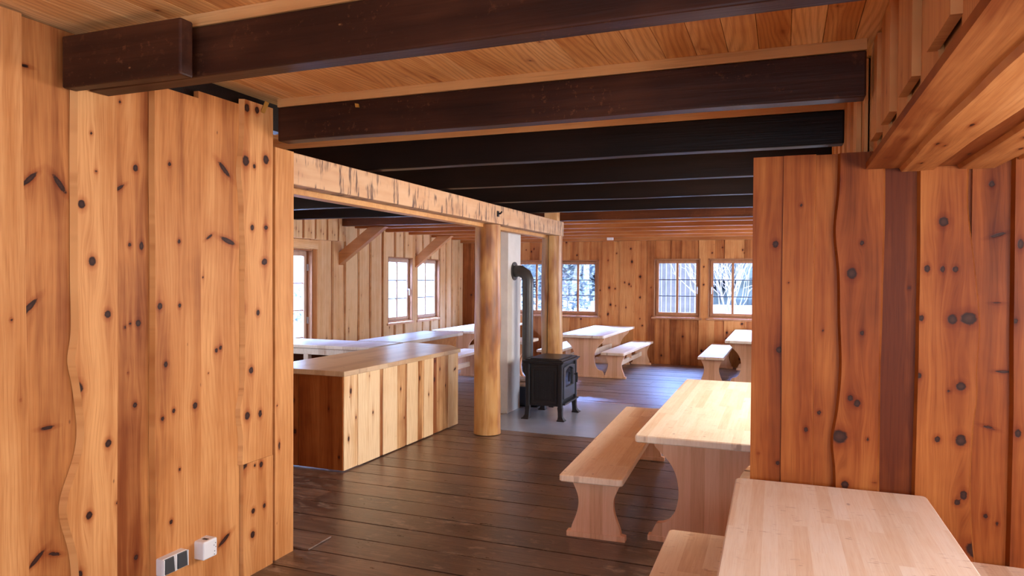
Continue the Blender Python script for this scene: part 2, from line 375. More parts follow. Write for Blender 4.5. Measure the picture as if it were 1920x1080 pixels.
# ------------------------------------------------------------------ geometry helpers
class MB:
    """collects geometry (with wood attributes) and links it as one mesh object"""
    def __init__(s): s.v = []; s.f = []; s.wc = []; s.tone = []; s.knot = []; s.smooth = []; s.trail = []
    def add(s, verts, faces, wc=None, tone=.4, knot=None, smooth=False, trail=None):
        n = len(s.v)
        s.v += [tuple(p) for p in verts]
        s.f += [tuple(i + n for i in f) for f in faces]
        s.smooth += [smooth] * len(faces)
        s.wc += wc if wc else [(p[0] * .7 + p[1] * .7, p[2], 0) for p in verts]
        s.tone += [tone] * len(verts) if not isinstance(tone, list) else tone
        s.knot += knot if knot else [9.0] * len(verts)
        s.trail += trail if trail else [0.0] * len(verts)
    def box(s, lo, hi, tone=.4, ax=None, off=None):
        """ax: index of the grain direction"""
        x0, y0, z0 = lo; x1, y1, z1 = hi
        V = [(x0, y0, z0), (x1, y0, z0), (x1, y1, z0), (x0, y1, z0), (x0, y0, z1), (x1, y0, z1), (x1, y1, z1), (x0, y1, z1)]
        Fc = [(0, 3, 2, 1), (4, 5, 6, 7), (0, 1, 5, 4), (1, 2, 6, 5), (2, 3, 7, 6), (3, 0, 4, 7)]
        wc = None
        if ax is not None:
            o = off if off is not None else random.uniform(0, 50)
            oth = [i for i in range(3) if i != ax]
            wc = [(p[oth[0]] + p[oth[1]] + o, p[ax] + o, 0) for p in V]
        s.add(V, Fc, wc, tone)
    def hexa(s, V, tone=.4):
        s.add(V, [(0, 3, 2, 1), (4, 5, 6, 7), (0, 1, 5, 4), (1, 2, 6, 5), (2, 3, 7, 6), (3, 0, 4, 7)], None, tone)
    def prism(s, pts, axis, a, b, tone=.4):
        """polygon pts (counter-clockwise seen from +axis) extruded along axis from a to b"""
        def P(p, t):
            q = [0, 0, 0]; oth = [i for i in range(3) if i != axis]
            q[oth[0]], q[oth[1]], q[axis] = p[0], p[1], t; return tuple(q)
        n = len(pts)
        V = [P(p, a) for p in pts] + [P(p, b) for p in pts]
        fs = [tuple(reversed(range(n))), tuple(range(n, 2 * n))] + [(i, (i + 1) % n, n + (i + 1) % n, n + i) for i in range(n)]
        s.add(V, fs, None, tone)
    def tube(s, path, radii, seg=24, cap=True, smooth=True):
        rings = []
        n = len(path)
        up = None
        for i, p in enumerate(path):
            p = Vector(p)
            d = (Vector(path[min(i + 1, n - 1)]) - Vector(path[max(i - 1, 0)])).normalized()
            if up is None:
                up = Vector((0, 0, 1)) if abs(d.z) < .9 else Vector((1, 0, 0))
            a = (up - d * up.dot(d)).normalized(); up = a
            b_ = d.cross(a)
            r = radii[i] if isinstance(radii, (list, tuple)) else radii
            rings.append([p + (a * math.cos(2 * PI * k / seg) + b_ * math.sin(2 * PI * k / seg)) * r for k in range(seg)])
        V = [q for ring in rings for q in ring]; fs = []
        for i in range(n - 1):
            for k in range(seg):
                k2 = (k + 1) % seg
                fs.append((i * seg + k, i * seg + k2, (i + 1) * seg + k2, (i + 1) * seg + k))
        s.add(V, fs, None, .4, None, smooth)
        if cap:
            s.add(rings[0], [tuple(reversed(range(seg)))]); s.add(rings[-1], [tuple(range(seg))])
    def build(s, name, mats, parent=None, loc=None, bevel=0, seg=2):
        me = bpy.data.meshes.new(name); me.from_pydata(s.v, [], s.f); me.update()
        a = me.attributes.new('wc', 'FLOAT_VECTOR', 'POINT'); a.data.foreach_set('vector', [c for t in s.wc for c in t])
        a = me.attributes.new('tone', 'FLOAT', 'POINT'); a.data.foreach_set('value', s.tone)
        a = me.attributes.new('knot', 'FLOAT', 'POINT'); a.data.foreach_set('value', s.knot)
        a = me.attributes.new('trail', 'FLOAT', 'POINT'); a.data.foreach_set('value', s.trail)
        me.polygons.foreach_set('use_smooth', s.smooth)
        me.materials.append(mats)
        o = bpy.data.objects.new(name, me); COL.objects.link(o)
        if parent: o.parent = parent
        if loc: o.location = loc
        if bevel:
            md = o.modifiers.new('Bevel', 'BEVEL'); md.width = bevel; md.segments = seg; md.limit_method = 'ANGLE'; md.angle_limit = math.radians(40)
        return o

def tag(o, label=None, cat=None, group=None, kind=None):
    if label: o['label'] = label
    if cat: o['category'] = cat
    if group: o['group'] = group
    if kind: o['kind'] = kind
    return o

def empty(name, loc=(0, 0, 0), rz=0):
    o = bpy.data.objects.new(name, None); COL.objects.link(o); o.location = loc; o.rotation_euler = (0, 0, rz)
    o.empty_display_size = .1
    return o

def copy_tree(o, parent=None):
    c = o.copy(); COL.objects.link(c); c.parent = parent
    for ch in o.children: copy_tree(ch, c)
    return c

# ---- boards ------------------------------------------------------------
def wavy(amp, seed, fr=1.1):
    """an edge offset as a function of height"""
    if not amp: return lambda v: 0.0
    return lambda v: amp * (noise.noise(Vector((seed * 3.7, v * fr, 1.3))) * 1.5 + .5 * noise.noise(Vector((seed * 9.1, v * fr * 2.7, 4.0))))

def board(mb, fr, a, b, v0, v1, d, tone, knots=(), wl=None, wr=None, cell=.03, thick=.03, wane=0.0, off=None, uv_a=None):
    """one board on the plane fr=(origin, U, V, N): from across-coordinate a to b, v0..v1 along, front face at distance d"""
    O, U, V, N = fr
    wl = wl or (lambda v: 0); wr = wr or (lambda v: 0)
    nu = max(1, int(math.ceil((b - a) / cell))); nv = max(1, int(math.ceil((v1 - v0) / cell)))
    ou, ov = off if off else (random.uniform(0, 60), random.uniform(0, 60))
    P = []; wc = []; kn = []; tr = []
    for j in range(nv + 1):
        v = v0 + (v1 - v0) * j / nv
        l = a + wl(v) + wane * .5; r = b + wr(v) - wane * .5
        for i in range(nu + 1):
            u = l + (r - l) * i / nu
            P.append(O + U * u + V * v + N * d)
            uw = u; k = 9.0; q = 0.0
            for (ku, kv, ra, rb, ang) in knots:
                du, dv = u - ku, v - kv
                if abs(du) > .25 or abs(dv) > .5: continue
                c_, s_ = math.cos(ang), math.sin(ang)
                x, y = du * c_ + dv * s_, -du * s_ + dv * c_
                k = min(k, math.hypot(x / ra, y / rb))
                q += math.exp(-(du / (.9 * ra + .004)) ** 2 - abs(dv) / (5.5 * min(rb, .03)))
                rm = max(min(ra, rb), .007)
                uw -= du * .72 * math.exp(-(du / (3.0 * rm)) ** 2 - (dv / (8 * rm)) ** 2)
            wc.append((uw + ou, v + ov, 0)); kn.append(k); tr.append(min(q, 1.0))
    fs = [(j * (nu + 1) + i, j * (nu + 1) + i + 1, (j + 1) * (nu + 1) + i + 1, (j + 1) * (nu + 1) + i) for j in range(nv) for i in range(nu)]
    mb.add(P, fs, wc, tone, kn, True, tr)
    # the four edges, running back to the wall
    def rim(idx, back):
        n = len(idx)
        front = [P[i] for i in idx]; W = [wc[i] for i in idx]
        bk = [back(i) for i in idx]
        mb.add(front + bk, [(q, q + 1, n + q + 1, n + q) for q in range(n - 1)], W + W, max(0, tone - .12), None, True)
    L = [j * (nu + 1) for j in range(nv + 1)]; R = [j * (nu + 1) + nu for j in range(nv + 1)]
    rim(list(reversed(L)), lambda i: P[i] - N * thick - U * wane)
    rim(R, lambda i: P[i] - N * thick + U * wane)
    rim(list(range(nu + 1)), lambda i: P[i] - N * thick)
    rim(list(reversed([nv * (nu + 1) + i for i in range(nu + 1)])), lambda i: P[i] - N * thick)

def clad(mb, fr, boards, v0, v1, holes=(), cell=.03, rnd_knots=0, kmin=.008, kmax=.018, thick=.03, amp=0.0):
    """boards: (a, b, level, tone, wl, wr, wane, knots, v0, v1); holes: (a, b, z0, z1) cut out of them"""
    for bi, B in enumerate(boards):
        a, b, lev, tone = B[:4]
        wl = B[4] if len(B) > 4 else None; wr = B[5] if len(B) > 5 else None
        wane = B[6] if len(B) > 6 else 0; knots = list(B[7]) if len(B) > 7 else []
        bv0 = B[8] if len(B) > 8 and B[8] is not None else v0; bv1 = B[9] if len(B) > 9 and B[9] is not None else v1
        for _ in range(rnd_knots):
            if random.random() < .75:
                r = random.uniform(kmin, kmax)
                knots.append((random.uniform(a + .03, max(a + .031, b - .03)), random.uniform(bv0, bv1), r, r * random.uniform(.9, 1.6), random.uniform(-.4, .4)))
        off = (random.uniform(0, 60), random.uniform(0, 60))
        cuts = [(h[0], h[1], h[2], h[3]) for h in holes if h[0] < b - .001 and h[1] > a + .001]
        if not cuts:
            board(mb, fr, a, b, bv0, bv1, lev, tone, knots, wl, wr, cell, thick, wane, off); continue
        xs = sorted(set([a, b] + [x for c in cuts for x in c[:2] if a + .004 < x < b - .004]))
        for x0, x1 in zip(xs, xs[1:]):
            mid = (x0 + x1) / 2
            zs = [(c[2], c[3]) for c in cuts if c[0] < mid < c[1]]
            seg = [(bv0, bv1)]
            if zs: seg = [(bv0, zs[0][0]), (zs[0][1], bv1)]
            for s0, s1 in seg:
                if s1 - s0 > .01:
                    board(mb, fr, x0, x1, s0, s1, lev, tone, knots, wl if x0 == a else None, wr if x1 == b else None, cell, thick, wane if len(xs) == 2 else 0, off)

def auto_boards(a, b, wmin, wmax, seed, amp=.008, levels=(.0, .024), tones=(.1, .8), wane=.0):
    rs = random.Random(seed); out = []; x = a; i = 0
    while x < b - .02:
        wd = rs.uniform(wmin, wmax)
        if x + wd > b - wmin * .5: wd = b - x
        lev = levels[i % 2]
        e0 = wavy(amp, seed + i) if i % 2 and i else None; e1 = wavy(amp, seed + i + .5) if i % 2 and x + wd < b - .01 else None
        ov = .018 if (i % 2 == 0) else 0
        out.append((x - (ov if i else 0), x + wd + (ov if x + wd < b - .01 else 0), lev, rs.uniform(*tones), e0, e1, wane if i % 2 else 0))
        x += wd; i += 1
    return out

V3 = Vector
def frame(o, u, n): return (V3(o), V3(u), V3((0, 0, 1)), V3(n))

# ================================================================== THE ROOM
XL = -2.88       # entrance partition on the left
XW = -6.70       # window wall of the big room
YB = 14.30       # back wall
YR = 3.72        # partition on the right, facing the viewer
ZB, ZT, ZC = 2.52, 2.72, 2.77

# ---- floor
mb = MB(); y = -2.8; i = 0
while y < YB + .1:
    x = -7.0; 
    while x < 2.6:
        L = random.uniform(2.2, 4.2)
        if x < -6.9: L = random.uniform(.8, 3.5)
        x1 = min(x + L, 2.6)
        t = random.uniform(.25, .7); dz = random.uniform(-.0015, .0015)
        o1, o2 = random.uniform(0, 50), random.uniform(0, 50)
        g = .0055
        V = [(x + .001, y + g, dz - .03), (x1 - .001, y + g, dz - .03), (x1 - .001, y + .27 - g, dz - .03), (x + .001, y + .27 - g, dz - .03)]
        V += [(p[0], p[1], dz) for p in V]
        mb.add(V, [(4, 5, 6, 7), (0, 1, 5, 4), (1, 2, 6, 5), (2, 3, 7, 6), (3, 0, 4, 7)], [(p[1] + o1, p[0] + o2, 0) for p in V], t)
        x = x1
    y += .27; i += 1
mb.box((-7.0, -2.8, -.08), (2.6, YB + .1, -.028), .9)
tag(mb.build('floor', FLOOR), kind='structure')

# ---- ceiling boards running away from the viewer
mb = MB(); x = -7.0; fr = (V3((0, 0, ZC)), V3((1, 0, 0)), V3((0, 1, 0)), V3((0, 0, -1)))
while x < 2.6:
    wd = random.uniform(.125, .155)
    kn = [(random.uniform(x + .03, x + wd - .03), random.uniform(1.0, 5.5), random.uniform(.007, .013), random.uniform(.010, .02), 0) for _ in range(3)]
    near = -3.1 < x < .6
    board(mb, fr, x, x + wd - .003, -2.8, 6.5 if near else 6.5, 0, random.uniform(.1, .75), kn if near else (), cell=.035 if near else .4, thick=.02)
    board(mb, fr, x, x + wd - .003, 6.5, YB + .1, 0, random.uniform(.1, .75), (), cell=.4, thick=.02)
    x += wd
mb.box((-7.0, -2.8, ZC + .015), (2.6, YB + .1, ZC + .12), .5)
tag(mb.build('ceiling', CEIL), kind='structure')

# ---- left partition (x = XL), boards measured one by one
frL = frame((XL, 0, 0), (0, 1, 0), (1, 0, 0))     # u = y
def K(y, z, r, k=1.15, ang=0): return (y, z, r, r * k, ang)
def bulge(base, pts):
    """wavy edge with local bulges pts=(z, offset, width)"""
    return lambda v: base(v) + sum(o * math.exp(-((v - z) / w_) ** 2) for z, o, w_ in pts)
PX = {}
def lw(px, py):
    """where a sight line from the entrance meets the left partition (used once, to read the board layout off the survey)"""
    d = F_ + R2 * ((px - 960) / FPX) - U2 * ((py - 540) / FPX); t = (XL + .02) / d.x
    return d.y * t, CAM_H + d.z * t
def rw(px, py):
    d = F_ + R2 * ((px - 960) / FPX) - U2 * ((py - 540) / FPX); t = (YR - .02) / d.y
    return d.x * t, CAM_H + d.z * t
def KL(lst, s=1.0): 
    out = []
    for it in lst:
        px, py, r = it[:3]; asp = it[3] if len(it) > 3 else 1.15; ang = it[4] if len(it) > 4 else 0
        y_, z_ = lw(px, py); rr = r * .0021 * s * (y_ / 3.0 + .35)
        out.append((y_, z_, rr, rr * asp, ang) if asp > .55 else (y_, z_, rr * 2.6, rr * .62, ang))
    return out
def KR(lst, s=1.0):
    out = []
    for it in lst:
        px, py, r = it[:3]; asp = it[3] if len(it) > 3 else 1.2; ang = it[4] if len(it) > 4 else 0
        x_, z_ = rw(px, py); rr = r * .0025 * s
        out.append((x_, z_, rr, rr * asp, ang) if asp > .55 else (x_, z_, rr * 1.6, rr * .35, ang))
    return out
mb = MB()
L0, L1, L2 = .0, .030, .040  # recessed boards take darker tones in place of shadow beside the covers
Bd = []
e138 = bulge(wavy(.010, 3, .9), [(.72, -.055, .16), (.25, .0, .2), (1.02, .03, .18), (1.35, -.018, .08)])
e447 = bulge(wavy(.008, 8, 1.0), [(2.3, -.02, .12), (1.85, .012, .1), (.95, -.03, .10), (.6, -.012, .2)])
e42 = wavy(.012, 5, .8)
Bd.append((-2.6, -2.2, L1, .35)); Bd.append((-2.22, -1.5, L0, .5)); Bd.append((-1.55, -1.2, L1, .3)); Bd.append((-1.22, -.5, L0, .5)); Bd.append((-.55, 0, L1, .4)); Bd.append((0, .45, L0, .5)); Bd.append((.42, .8, L1, .3)); Bd.append((.8, 1.2, L0, .5)); Bd.append((1.18, 1.5, L1, .4)); Bd.append((1.5, 1.7, L0, .5))
Bd.append((1.68, 1.965, L1, .30, None, e42, .012, KL([(18, 600, 3), (35, 750, 2)])))
Bd.append((1.93, 2.21, L0, .62, None, None, 0, KL([(52, 122, 5, .35), (118, 345, 9, .26, -.9), (62, 335, 8, .30, .8), (60, 577, 9, .3, .8), (95, 803, 6, .3, 0), (75, 1050, 8, .35, .7), (108, 1040, 6, .3, -.4)])))
Bd.append((2.179, 2.385, L1, .15, e138, wavy(.004, 11), .016, KL([(150, 383, 8), (170, 490, 8), (168, 250, 3), (177, 322, 3), (199, 589, 7), (144, 728, 10), (200, 831, 7), (164, 966, 7), (145, 1078, 8), (216, 942, 3)]), None, 2.64))
Bd.append((2.36, 2.58, L0, .66, None, None, 0, KL([(231, 190, 3), (260, 315, 6), (230, 352, 5, .5, .6), (249, 459, 4), (271, 461, 5, 1.8), (265, 606, 6), (250, 607, 3), (240, 614, 3), (259, 760, 5), (261, 1046, 5), (246, 700, 2)]), None, 2.64))
Bd.append((2.580, 2.880, L1, .48, wavy(.005, 17), None, .010, KL([(315, 308, 4), (277, 434, 4, 2), (333, 453, 4), (297, 574, 6), (334, 573, 4), (308, 683, 5), (323, 770, 4), (302, 785, 4), (363, 760, 6), (334, 880, 3), (318, 978, 4)]), None, 2.64))
Bd.append((2.865, 3.165, L1 - .008, .32, None, None, .004, KL([(420, 318, 8, .4, -.7), (427, 452, 8, .35, -.3), (392, 444, 4, .4, .6), (405, 657, 4), (413, 652, 4), (420, 1012, 7, .3, .5), (380, 520, 2), (390, 700, 2)]), None, 2.68))
Bd.append((3.168, 3.420, L2 + .006, .20, e447, wavy(.003, 21), .016, KL([(456, 203, 7), (475, 207, 6), (454, 302, 9), (492, 300, 8), (470, 312, 4), (466, 427, 5), (492, 427, 6, .7), (489, 491, 8, .8, .4), (446, 578, 9), (477, 586, 5), (464, 694, 6), (457, 779, 7), (481, 775, 5, 1.4)]), .655, 2.71))
Bd.append((3.172, 3.425, L2 + .002, .28, None, wavy(.003, 21), .006, KL([(450, 867, 13), (484, 870, 5), (472, 872, 3), (469, 957, 5), (490, 947, 4), (468, 1001, 6)]), None, .652))
Bd.append((3.40, 3.47, L0, .75, None, None, 0, (), None, 2.66))  # narrow recessed strip, toned dark as its shadow
clad(mb, frL, Bd, 0, 2.76, cell=.010 if True else .02, thick=.028)
# end post of the opening
P0 = mb
board(mb, frame((XL, 0, 0), (0, 1, 0), (1, 0, 0)), 3.455, 3.625, 0, 2.49, .030, .30, KL([(521, 835, 3, 3), (517, 760, 2)]), cell=.02, thick=.24)
mb.box((XL - .14, -2.6, 0), (XL - .02, 3.47, 2.60), .5, 2); mb.box((XL - .14, -2.6, 2.60), (XL - .02, 2.17, 2.76), .5, 2)
mb.box((XL - .20, 3.455, 0), (XL + .0, 3.624, 2.49), .3, 2)
# boards on the far side of the partition's end (facing the counter)
board(mb, (V3((0, 3.625, 0)), V3((-1, 0, 0)), V3((0, 0, 1)), V3((0, 1, 0))), 2.86, 3.1, 0, 2.28, .004, .3, (), cell=.2, thick=.02)
tag(mb.build('wall_left', PINE), kind='structure')

mb = MB(); mb.box((XL - .20, 2.18, 2.605), (XL - .035, 3.62, 2.765)); tag(mb.build('trim_3', BEAM_FAR), kind='structure')  # black strip in place of the dark gap above the wall boards

# ---- kitchen side wall that continues the partition's line to the left (unseen face, closes the room)
mb = MB()
clad(mb, frame((0, 3.46, 0), (-1, 0, 0), (0, 1, 0)), auto_boards(3.06, 6.75, .18, .28, 41), 0, 2.76, cell=.3)
mb.box((-6.8, 3.36, 0), (-3.06, 3.44, 2.76), .5, 2)
tag(mb.build('wall_kitchen', PINE), kind='structure')

# ---- right partition, facing the viewer
frR = (V3((0, YR, 0)), V3((1, 0, 0)), V3((0, 0, 1)), V3((0, -1, 0)))
mb = MB()
def X_(px): return rw(px, 560)[0]
e1572 = bulge(wavy(.010, 31, .9), [(1.95, -.02, .15), (1.3, .015, .2), (.95, -.015, .1)])
e1830 = bulge(wavy(.012, 33, .8), [(2.1, -.04, .3), (1.5, .02, .2), (1.2, .01, .1), (.2, .05, .3)])
Bd = [(X_(1410), X_(1467), .020, .55, None, None, 0, KR([(1454, 458, 6), (1461, 656, 6), (1458, 868, 4), (1422, 850, 2)]), None, 2.318),
      (X_(1466), X_(1528), .026, .32, wavy(.003, 51), wavy(.004, 52), .004, KR([(1511, 805, 4), (1502, 385, 3), (1478, 530, 2), (1528, 490, 2)]), None, 2.318),
      (X_(1522), X_(1585), .0, .40, None, None, 0, KR([(1536, 775, 4), (1543, 620, 2)]), None, 2.318),
      (X_(1571), X_(1655), .026, .35, e1572, wavy(.006, 55), .012, KR([(1566, 339, 9, 2.0), (1597, 513, 9), (1616, 456, 4), (1616, 624, 4), (1594, 746, 5), (1607, 756, 6), (1574, 818, 14, .95), (1626, 823, 3), (1584, 908, 7), (1640, 905, 3, .5), (1540, 300, 3)]), None, 2.318),
      (X_(1645), X_(1728), .0, .95, None, None, 0, KR([(1706, 540, 3)]), None, 2.26),
      (X_(1719), X_(1829), .026, .22, wavy(.005, 61), e1830, .012, KR([(1769, 416, 8), (1738, 504, 5, 1.5), (1767, 505, 4, 1.6), (1791, 505, 5), (1727, 596, 5), (1785, 599, 8), (1816, 597, 13, .9), (1723, 704, 4, 1.6), (1801, 724, 8, 1), (1779, 733, 3), (1757, 823, 5), (1801, 825, 9), (1828, 823, 3), (1794, 941, 5), (1806, 928, 6, 1.5), (1830, 1030, 17, .9), (1800, 1060, 4)]), None, 2.26),
      (X_(1822), X_(1905), .0, .60, None, None, 0, KR([(1871, 569, 6, .5), (1874, 440, 9, .4, .3), (1883, 698, 8, .3), (1856, 803, 8, .3, -.3), (1862, 344, 5), (1850, 970, 4), (1872, 985, 3)]), None, 2.30),
      (X_(1898), 1.16, .026, .50, wavy(.005, 71), wavy(.006, 72), .012, KR([(1913, 458, 5, 1.8), (1908, 812, 5, 1.6), (1903, 602, 4)]), None, 2.30),
      (1.14, 1.40, 0, .5), (1.38, 1.62, .026, .3), (1.6, 1.85, 0, .5), (1.83, 2.26, .026, .4)]
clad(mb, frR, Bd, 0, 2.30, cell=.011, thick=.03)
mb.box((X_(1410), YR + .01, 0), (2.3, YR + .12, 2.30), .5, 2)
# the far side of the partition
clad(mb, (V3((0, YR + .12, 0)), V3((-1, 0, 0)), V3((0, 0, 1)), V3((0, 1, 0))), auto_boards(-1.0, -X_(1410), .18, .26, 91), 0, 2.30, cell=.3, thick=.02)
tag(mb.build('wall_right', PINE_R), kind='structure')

# ---- boxed stair underside overhead on the right
mb = MB()
frS = (V3((.385, 0, 0)), V3((0, -1, 0)), V3((0, 0, 1)), V3((-1, 0, 0)))   # u = -y, normal -x
ys = [-2.6, -2.2, -1.8, -1.45, -1.1, -.8, -.5, -.2, .1, .35, .62, .86, 1.12, 1.40, 1.66, 1.93, 2.20, 2.47, 2.72, 2.96, 3.18, 3.36, 3.54, 3.69]
for i in range(len(ys) - 1):
    cov = i % 2
    a, b2 = -ys[i + 1], -ys[i]
    if cov: a -= .012; b2 += .012
    zb = (2.34 if cov else 2.30) if ys[i] < 3.5 else 2.30
    kn = [(random.uniform(a + .04, b2 - .04), random.uniform(2.35, 2.7), .009, .014, 0)] if random.random() < .6 else ()
    board(mb, frS, a, b2, zb, 2.76, .030 if cov else .004, random.uniform(-.35, .25), kn, cell=.03, thick=.028)
tag(mb.build('wall_stair_box_side', PINE), kind='structure')
mb = MB()
# the deck of boards underneath, running away from the viewer
frU = (V3((0, 0, 2.235)), V3((1, 0, 0)), V3((0, 1, 0)), V3((0, 0, -1)))
us = [(.350, .50, 0, .95, .0), (.48, .64, .016, .55, .018), (.62, .74, .0, 1.0, .0), (.72, .88, .016, .50, .018), (.86, .97, .0, .95, .0), (.95, 1.10, .016, .5, .014), (1.08, 1.3, 0, .8, 0), (1.28, 1.55, .016, .5, .012), (1.53, 2.3, 0, .6, 0)]
for i, (a, b2, d, t, wn) in enumerate(us):
    kn = [(random.uniform(a + .04, b2 - .04), random.uniform(1.2, 3.5), .009, .026, 0) for _ in range(6)]
    off = -.03 if a > .8 else 0
    board(mb, frU, a, b2, -2.6, 3.70 + (.01 if d else 0), d + off, t, kn, wavy(.02, 80 + i, .7) if d else None, wavy(.02, 90 + i, .7) if d else None, cell=.022, thick=.03, wane=wn)
mb.box((.395, -2.6, 2.26), (2.3, 3.70, 2.76), .5, 1)
tag(mb.build('ceiling_stair_box', PINE), kind='structure')
# pale panelling that carries on beyond the partition, above head height
mb = MB()
frS2 = (V3((.345, 0, 0)), V3((0, -1, 0)), V3((0, 0, 1)), V3((-1, 0, 0)))
y = 3.72; i = 0
while y < YB:
    wd = random.uniform(.12, .24)
    board(mb, frS2, -(y + wd), -y, 2.31, 2.76, .024 if i % 2 else 0, random.uniform(0, .5), (), cell=.06, thick=.022); y += wd; i += 1
mb.box((.36, 3.72, 2.31), (1.05, YB, 2.76), .4, 1)
tag(mb.build('wall_upper_right', PINE), kind='structure')

# ---- outer walls of the entrance room (behind and beside the viewer) with their window openings
mb = MB()
clad(mb, (V3((2.3, 0, 0)), V3((0, 1, 0)), V3((0, 0, 1)), V3((-1, 0, 0))), auto_boards(-2.6, 3.72, .2, .3, 101), 0, 2.76, holes=[(.5, 2.5, .95, 2.15), (-1.5, -.3, .95, 2.15)], cell=.25)
tag(mb.build('wall_side', PINE_R), kind='structure')
mb = MB()
clad(mb, (V3((0, -2.6, 0)), V3((-1, 0, 0)), V3((0, 0, 1)), V3((0, 1, 0))), auto_boards(-2.3, 3.0, .2, .3, 111), 0, 2.76, holes=[(-.7, 1.9, .85, 2.15)], cell=.25)
tag(mb.build('wall_rear', PINE), kind='structure')

# ---- back wall of the big room with four windows
WB = [(-5.40, -4.49, .93, 2.09), (-4.485, -3.575, .93, 2.09), (-2.44, -1.53, .95, 2.11), (-1.385, -.475, .95, 2.11)]
mb = MB()
frB = (V3((0, YB, 0)), V3((1, 0, 0)), V3((0, 0, 1)), V3((0, -1, 0)))
kbig = [(-3.35, 1.52, .022, .026, 0), (-3.23, 1.5, .017, .02, 0), (-3.32, 1.17, .022, .024, 0), (-3.22, 1.15, .014, .016, 0), (-3.03, 1.63, .016, .02, 0), (-2.72, 1.75, .024, .027, 0), (-2.72, 1.33, .020, .024, 0), (-2.83, 1.1, .014, .018, 0), (-3.0, 1.12, .014, .018, 0), (-2.9, 1.55, .013, .017, 0), (-2.72, .9, .013, .018, 0), (-.75, .85, .025, .024, 0), (-1.47, 1.95, .016, .018, 0), (-1.47, 1.6, .018, .02, 0)]
wd_ = [-6.78, -6.62, -6.40, -6.18, -5.95, -5.75, -5.52, -5.30, -5.08, -4.86, -4.62, -4.42, -4.2, -4.0, -3.78, -3.51, -3.26, -3.13, -2.83, -2.56, -2.42, -2.10, -1.90, -1.56, -1.26, -1.08, -.9, -.70, -.45, -.2, .05, .3, .6, 1.1]
tn = random.Random(5); Bd = []
for i in range(len(wd_) - 1):
    c = i % 2
    t = tn.uniform(.05, .75)
    if abs(wd_[i] + 2.10) < .01: t = .9
    if wd_[i] < -6.3: t = .85
    Bd.append((wd_[i] - (0 if c else .015), wd_[i + 1] + (0 if c else .015), .024 if c else 0, t, wavy(.007, 200 + i) if c else None, wavy(.007, 230 + i) if c else None, .006 if c else 0, [k for k in kbig if wd_[i] < k[0] < wd_[i + 1]]))
clad(mb, frB, Bd, 0, 2.76, holes=WB, cell=.022, rnd_knots=4, kmin=.012, kmax=.022)
for a, b2, z0, z1 in ((-6.9, -5.40, 0, 2.8), (-3.575, -2.44, 0, 2.8), (-1.53, -1.385, 0, 2.8), (-.475, 1.1, 0, 2.8)):
    mb.box((a, YB + .02, z0), (b2, YB + .16, z1), .5, 2)
for a, b2, z0, z1 in WB:
    mb.box((a, YB + .02, 0), (b2, YB + .16, z0), .5, 2); mb.box((a, YB + .02, z1), (b2, YB + .16, 2.8), .5, 2)
tag(mb.build('wall_back', PINE_FAR), kind='structure')

# ---- window wall on the far left (x = XW) with a glazed door and two windows
WL = [(7.72, 8.93, 0.0, 2.12), (11.12, 12.03, .88, 2.08), (12.22, 13.17, .88, 2.08)]
mb = MB()
frW = (V3((XW, 0, 0)), V3((0, 1, 0)), V3((0, 0, 1)), V3((1, 0, 0)))
ed = [3.4, 3.65, 3.9, 4.15, 4.4, 4.65, 4.9, 5.15, 5.4, 5.65, 5.9, 6.15, 6.4, 6.65, 6.9, 7.15, 7.4, 7.62, 7.75, 8.9, 9.05, 9.40, 9.46, 9.74, 9.80, 10.14, 10.20, 10.50, 10.56, 10.90, 10.97, 11.32, 11.40, 11.66, 11.74, 12.02, 12.20, 12.40, 12.46, 12.72, 12.80, 13.12, 13.20, 13.42, 13.50, 13.72, 13.80, 14.05, 14.12, 14.30]
Bd = []; tn = random.Random(9)
for i in range(len(ed) - 1):
    a, b2 = ed[i], ed[i + 1]
    if a >= 9.04:
        wide = (b2 - a) > .12
        if wide: Bd.append((a - .0, b2 + .0, .030, tn.uniform(-.05, .25), wavy(.010, 300 + i, .9), wavy(.010, 330 + i, .9), .008))
        else: Bd.append((a - .05, b2 + .05, .0, tn.uniform(1.0, 1.3)))  # reddish recessed strips, toned darker still to deepen the grooves' shade
    else:
        c = i % 2
        Bd.append((a, b2 + .01, .024 if c else 0, tn.uniform(.1, .5)))
clad(mb, frW, Bd, 0, 2.76, holes=WL, cell=.03, rnd_knots=3, kmin=.008, kmax=.015)
def wallbox(y0, y1, z0, z1): mb.box((XW - .16, y0, z0), (XW - .02, y1, z1), .5, 2)
wallbox(3.3, 7.72, 0, 2.8); wallbox(8.93, 11.12, 0, 2.8); wallbox(12.03, 12.22, 0, 2.8); wallbox(13.17, YB + .16, 0, 2.8)
wallbox(7.72, 8.93, 2.12, 2.8)
for q in WL[1:]: wallbox(q[0], q[1], 0, q[2]); wallbox(q[0], q[1], q[3], 2.8)
tag(mb.build('wall_far_left', PINE_PALE), kind='structure')

# boarded box along the top of that wall
mb = MB()
frX = (V3((-6.52, 0, 0)), V3((0, 1, 0)), V3((0, 0, 1)), V3((1, 0, 0)))
y = 4.0; i = 0
while y < 9.53:
    wd = (.24, .05)[i % 2] if y > 7 else .3
    y1 = min(y + wd, 9.55)
    board(mb, frX, y, y1, 2.27, 2.76, .02 if i % 2 == 0 else 0, random.uniform(.05, .3) if i % 2 == 0 else .9, [(y + .1, 2.4, .012, .02, 0), (y + .16, 2.36, .009, .012, 0)] if i % 2 == 0 else (), cell=.03, thick=.03)
    y = y1; i += 1
mb.box((XW, 4.0, 2.275), (-6.53, 9.54, 2.76), .3, 1)
tag(mb.build('wall_far_left_upper_box', PINE_PALE), kind='structure')
